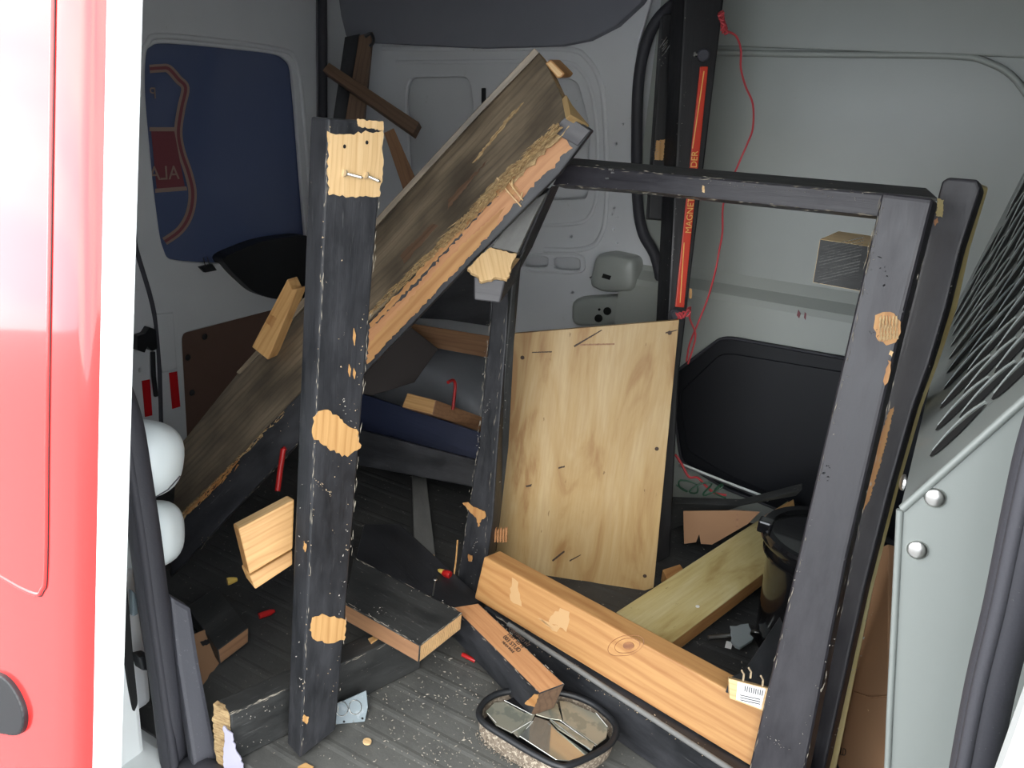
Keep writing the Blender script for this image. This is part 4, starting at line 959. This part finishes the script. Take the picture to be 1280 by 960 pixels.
for a, b in (((630, 877), (665, 895)), ((700, 902), (744, 934)), ((664, 903), (640, 917)), ((649, 923), (666, 903)), ((609, 893), (620, 905)), ((745, 893), (759, 910)), ((686, 899), (738, 940))):
    tube('crack_edge', [gin(*a)+V((0, 0, .0025)), gin(*b)+V((0, 0, .0025))], .0005, M['plastic_clear'] if a[0] == 686 else M['paper'], mr, 4)
# sawdust crust over near side of housing
bm = bmesh.new()
for _ in range(1500):
    i = random.uniform(.68, .96); p = rim[int(i*len(rim)) % len(rim)]; s = random.uniform(.93, 1.01); h = random.uniform(-.045, -.006)
    c = cm+(p-cm)*s*(1.0 if h > -.03 else .97)+V((random.gauss(0, .003), random.gauss(0, .003), h))-cm; r = random.uniform(.0008, .0022)
    vs = [bm.verts.new(c+V((random.uniform(-1, 1), random.uniform(-1, 1), random.uniform(-1, 1)))*r) for _ in range(4)]
    for f in ((0, 1, 2), (0, 2, 3), (0, 3, 1), (1, 3, 2)): bm.faces.new([vs[k] for k in f])
o = from_bm('sawdust_crust', bm, M['sawdust'], mr, cm); o['kind'] = 'stuff'

# ---- scraps at lower left
cp = tag(prism('cardboard_scrap', [Z_(244, 792, .12), Z_(256, 787, .12), P(283, 848, 1.36), P(256, 866, 1.33)], .003, M['cardboard'], bev=.0006) if False else
         prism('cardboard_scrap', [(243, 792, 1.40), (256, 787, 1.42), (283, 848, 1.37), (256, 866), (243, 840)], .004, M['cardboard'], bev=.0006), 'torn brown cardboard scrap beside the grey step trim', 'cardboard')
patch('torn_notch', cp, [(250, 803), (262, 798), (264, 803), (254, 808)], M['dark'], jag=.001)
bkb = tag(skewbox('dark_offcut', [(272, 812, 1.375), (311, 783, 1.43), (311, 803, 1.425), (275, 831)], V((-.14, .05, 0)), M['black_worn'], None, {'front': M['brown']}, .002), 'black painted offcut with a brown sawn end on the floor at lower left', 'offcut')
tag(tube('red_rod', [(347, 614, 1.42), (350, 590, 1.43), (354, 562, 1.44), (357, 560, 1.44)], .005, M['red'], None, 8), 'thin red rod standing behind the left post under the platform', 'rod')
wn_ = empty('wire_connector', Z_(290, 726, .01), 'small yellow wire connector on the dark floor under the pine stubs', 'connector')
ax = (Z_(297, 724, .01)-Z_(284, 727, .01)).normalized()
lathe('cone', [(.0001, 0), (.0075, 0), (.0078, .004), (.006, .013), (.004, .019), (.0001, .020)], M['yellow'], Z_(284, 727, .01), ax, wn_, 10)
lathe('red_scrap', [(.0001, 0), (.006, 0), (.006, .022), (.003, .03), (.0001, .03)], M['red'], Z_(324, 770, .008), Z_(342, 764, .008)-Z_(324, 770, .008), None, 10)
tag(bpy.data.objects['red_scrap'], 'small red plastic plug on the dark floor left of the left post', 'plug')
lathe('crayon_stub', [(.0001, 0), (.007, 0), (.008, .004), (.007, .012), (.004, .02), (.0001, .024)], M['red'], Z_(563, 719, .075), Z_(550, 714, .075)-Z_(563, 719, .075), None, 10)
cy = tag(bpy.data.objects['crayon_stub'], 'small red and yellow plastic cap at the foot of the middle post', 'cap')
lathe('yellow_tip', [(.0001, 0), (.0055, 0), (.0035, .010), (.0001, .014)], M['yellow'], Z_(554, 715, .076), Z_(545, 711, .075)-Z_(554, 715, .075), cy, 8)
tag(tube('screwdriver_bit', [Z_(578, 818, .008), Z_(588, 823, .008), Z_(594, 826, .006)], .004, M['red'], None, 8), 'tiny red plastic bit on the floor left of the stamped offcut', 'bit')
tag(prism('wood_chip', oval(459, 926, 5.5, 4, lambda a, b: Z_(a, b, .004)), .003, M['pine_pale'], bev=.0005), 'round pale wood chip on the floor right of the left post', 'wood chip')
tag(prism('wood_chip', [Z_(372, 958, .003), Z_(382, 953, .003), Z_(392, 958, .003), Z_(388, 968, .003), Z_(374, 966, .003)], .003, M['pine'], bev=.0005), 'pale wood chip at the bottom edge in front of the left post', 'wood chip')
# ---- loose boards standing in the far rear corner
g = 'boards standing in the far rear corner'
tag(prism('corner_board', [(431, 46, 2.06), (450, 42, 2.06), (385, 520), (362, 520, 2.12)], .03, M['black'], bev=.002), 'black board standing in the far rear corner, leftmost of the corner boards', 'board', g)
tag(prism('corner_board', [(449, 44, 2.02), (466, 40, 2.02), (430, 400), (395, 520, 2.08), (370, 520, 2.08)], .02, M['browndark'], bev=.002), 'brown board standing in the far rear corner beside the black one', 'board', g)
tag(prism('crossing_stick', [(403, 88, 1.97), (411, 78, 1.97), (524, 153, 1.93), (516, 168)], .03, M['browndark'], bev=.002), 'brown stick crossing the corner boards at a slant', 'stick', g)
tag(prism('slanted_strip', [(480, 166, 1.95), (492, 160, 1.95), (519, 222, 1.93), (505, 240)], .02, M['brown'], bev=.001), 'short brown strip standing between the left post and the platform', 'strip', g)
tube('corner_hook', [P(456, 46, 2.0), P(464, 42, 2.0), P(467, 52, 2.0), P(462, 58, 2.0)], .004, M['dark'], bpy.data.objects['corner_board.001'], 6, sm=3)

F = M['crumb']
slivers(post, [((411, 150), (377, 945)), ((411, 150), (377, 945)), ((480, 160), (421, 905))], 110, F)
slivers(dk, [((445, 699), (577, 766)), ((432, 753), (524, 806)), ((577, 767), (526, 806))], 70, F)
slivers(lb, [((289, 893), (352, 864)), ((430, 829), (515, 790))], 60, F)
slivers(br, [((620, 770), (915, 965))], 130, F, w=.0007)
slivers(mp_, [((612, 400), (597, 560)), ((597, 560), (571, 735)), ((630, 400), (602, 740))], 90, F)
slivers(fp, [((1101, 245), (1064, 430)), ((1064, 430), (934, 975)), ((1160, 300), (1005, 960))], 90, F)
slivers(tr, [((705, 206), (1105, 243)), ((700, 231), (1100, 270))], 90, F)
slivers(sb, [((568, 761), (672, 865)), ((600, 756), (704, 854))], 40, F, (.003, .012))
slivers(side, [((240, 697), (455, 466)), ((350, 520), (240, 632))], 60, F)
prism('raw_tip', [Z_(530, 694, .022), Z_(543, 693, .022), Z_(542, 704, .012), Z_(534, 701, .012)], .01, M['pine'], b4, bev=.0008)
# ---- crumbs of sawdust on the floor
bm = bmesh.new()
for _ in range(1500):
    if random.random() < .6: x, y = random.gauss(-.50, .13), random.gauss(.86, .10)
    else: x, y = random.uniform(-1.3, .0), random.uniform(.66, 1.75)
    if not (.645 < y < 1.85): continue
    r = random.uniform(.0005, .0016) * (2 if random.random() < .04 else 1); c = V((x, y, .0012))
    th = random.uniform(0, 6.28); u = V((math.cos(th), math.sin(th), 0))*r*random.uniform(.8, 2.2); v = V((-math.sin(th), math.cos(th), 0))*r*.6
    vs = [bm.verts.new(q) for q in (c-u, c+v, c+u, c-v, c+V((0, 0, r*.9)))]
    for i in range(4): bm.faces.new((vs[i], vs[(i+1) % 4], vs[4]))
bmesh.ops.recalc_face_normals(bm, faces=bm.faces)
o = from_bm('sawdust', bm, M['crumb']); tag(o, 'pale sawdust crumbs scattered over the dark ridged floor', 'sawdust', None, 'stuff')

for o in bpy.data.objects:
    for k in ('_M', '_n', '_p', '_x'):
        if k in o: del o[k]
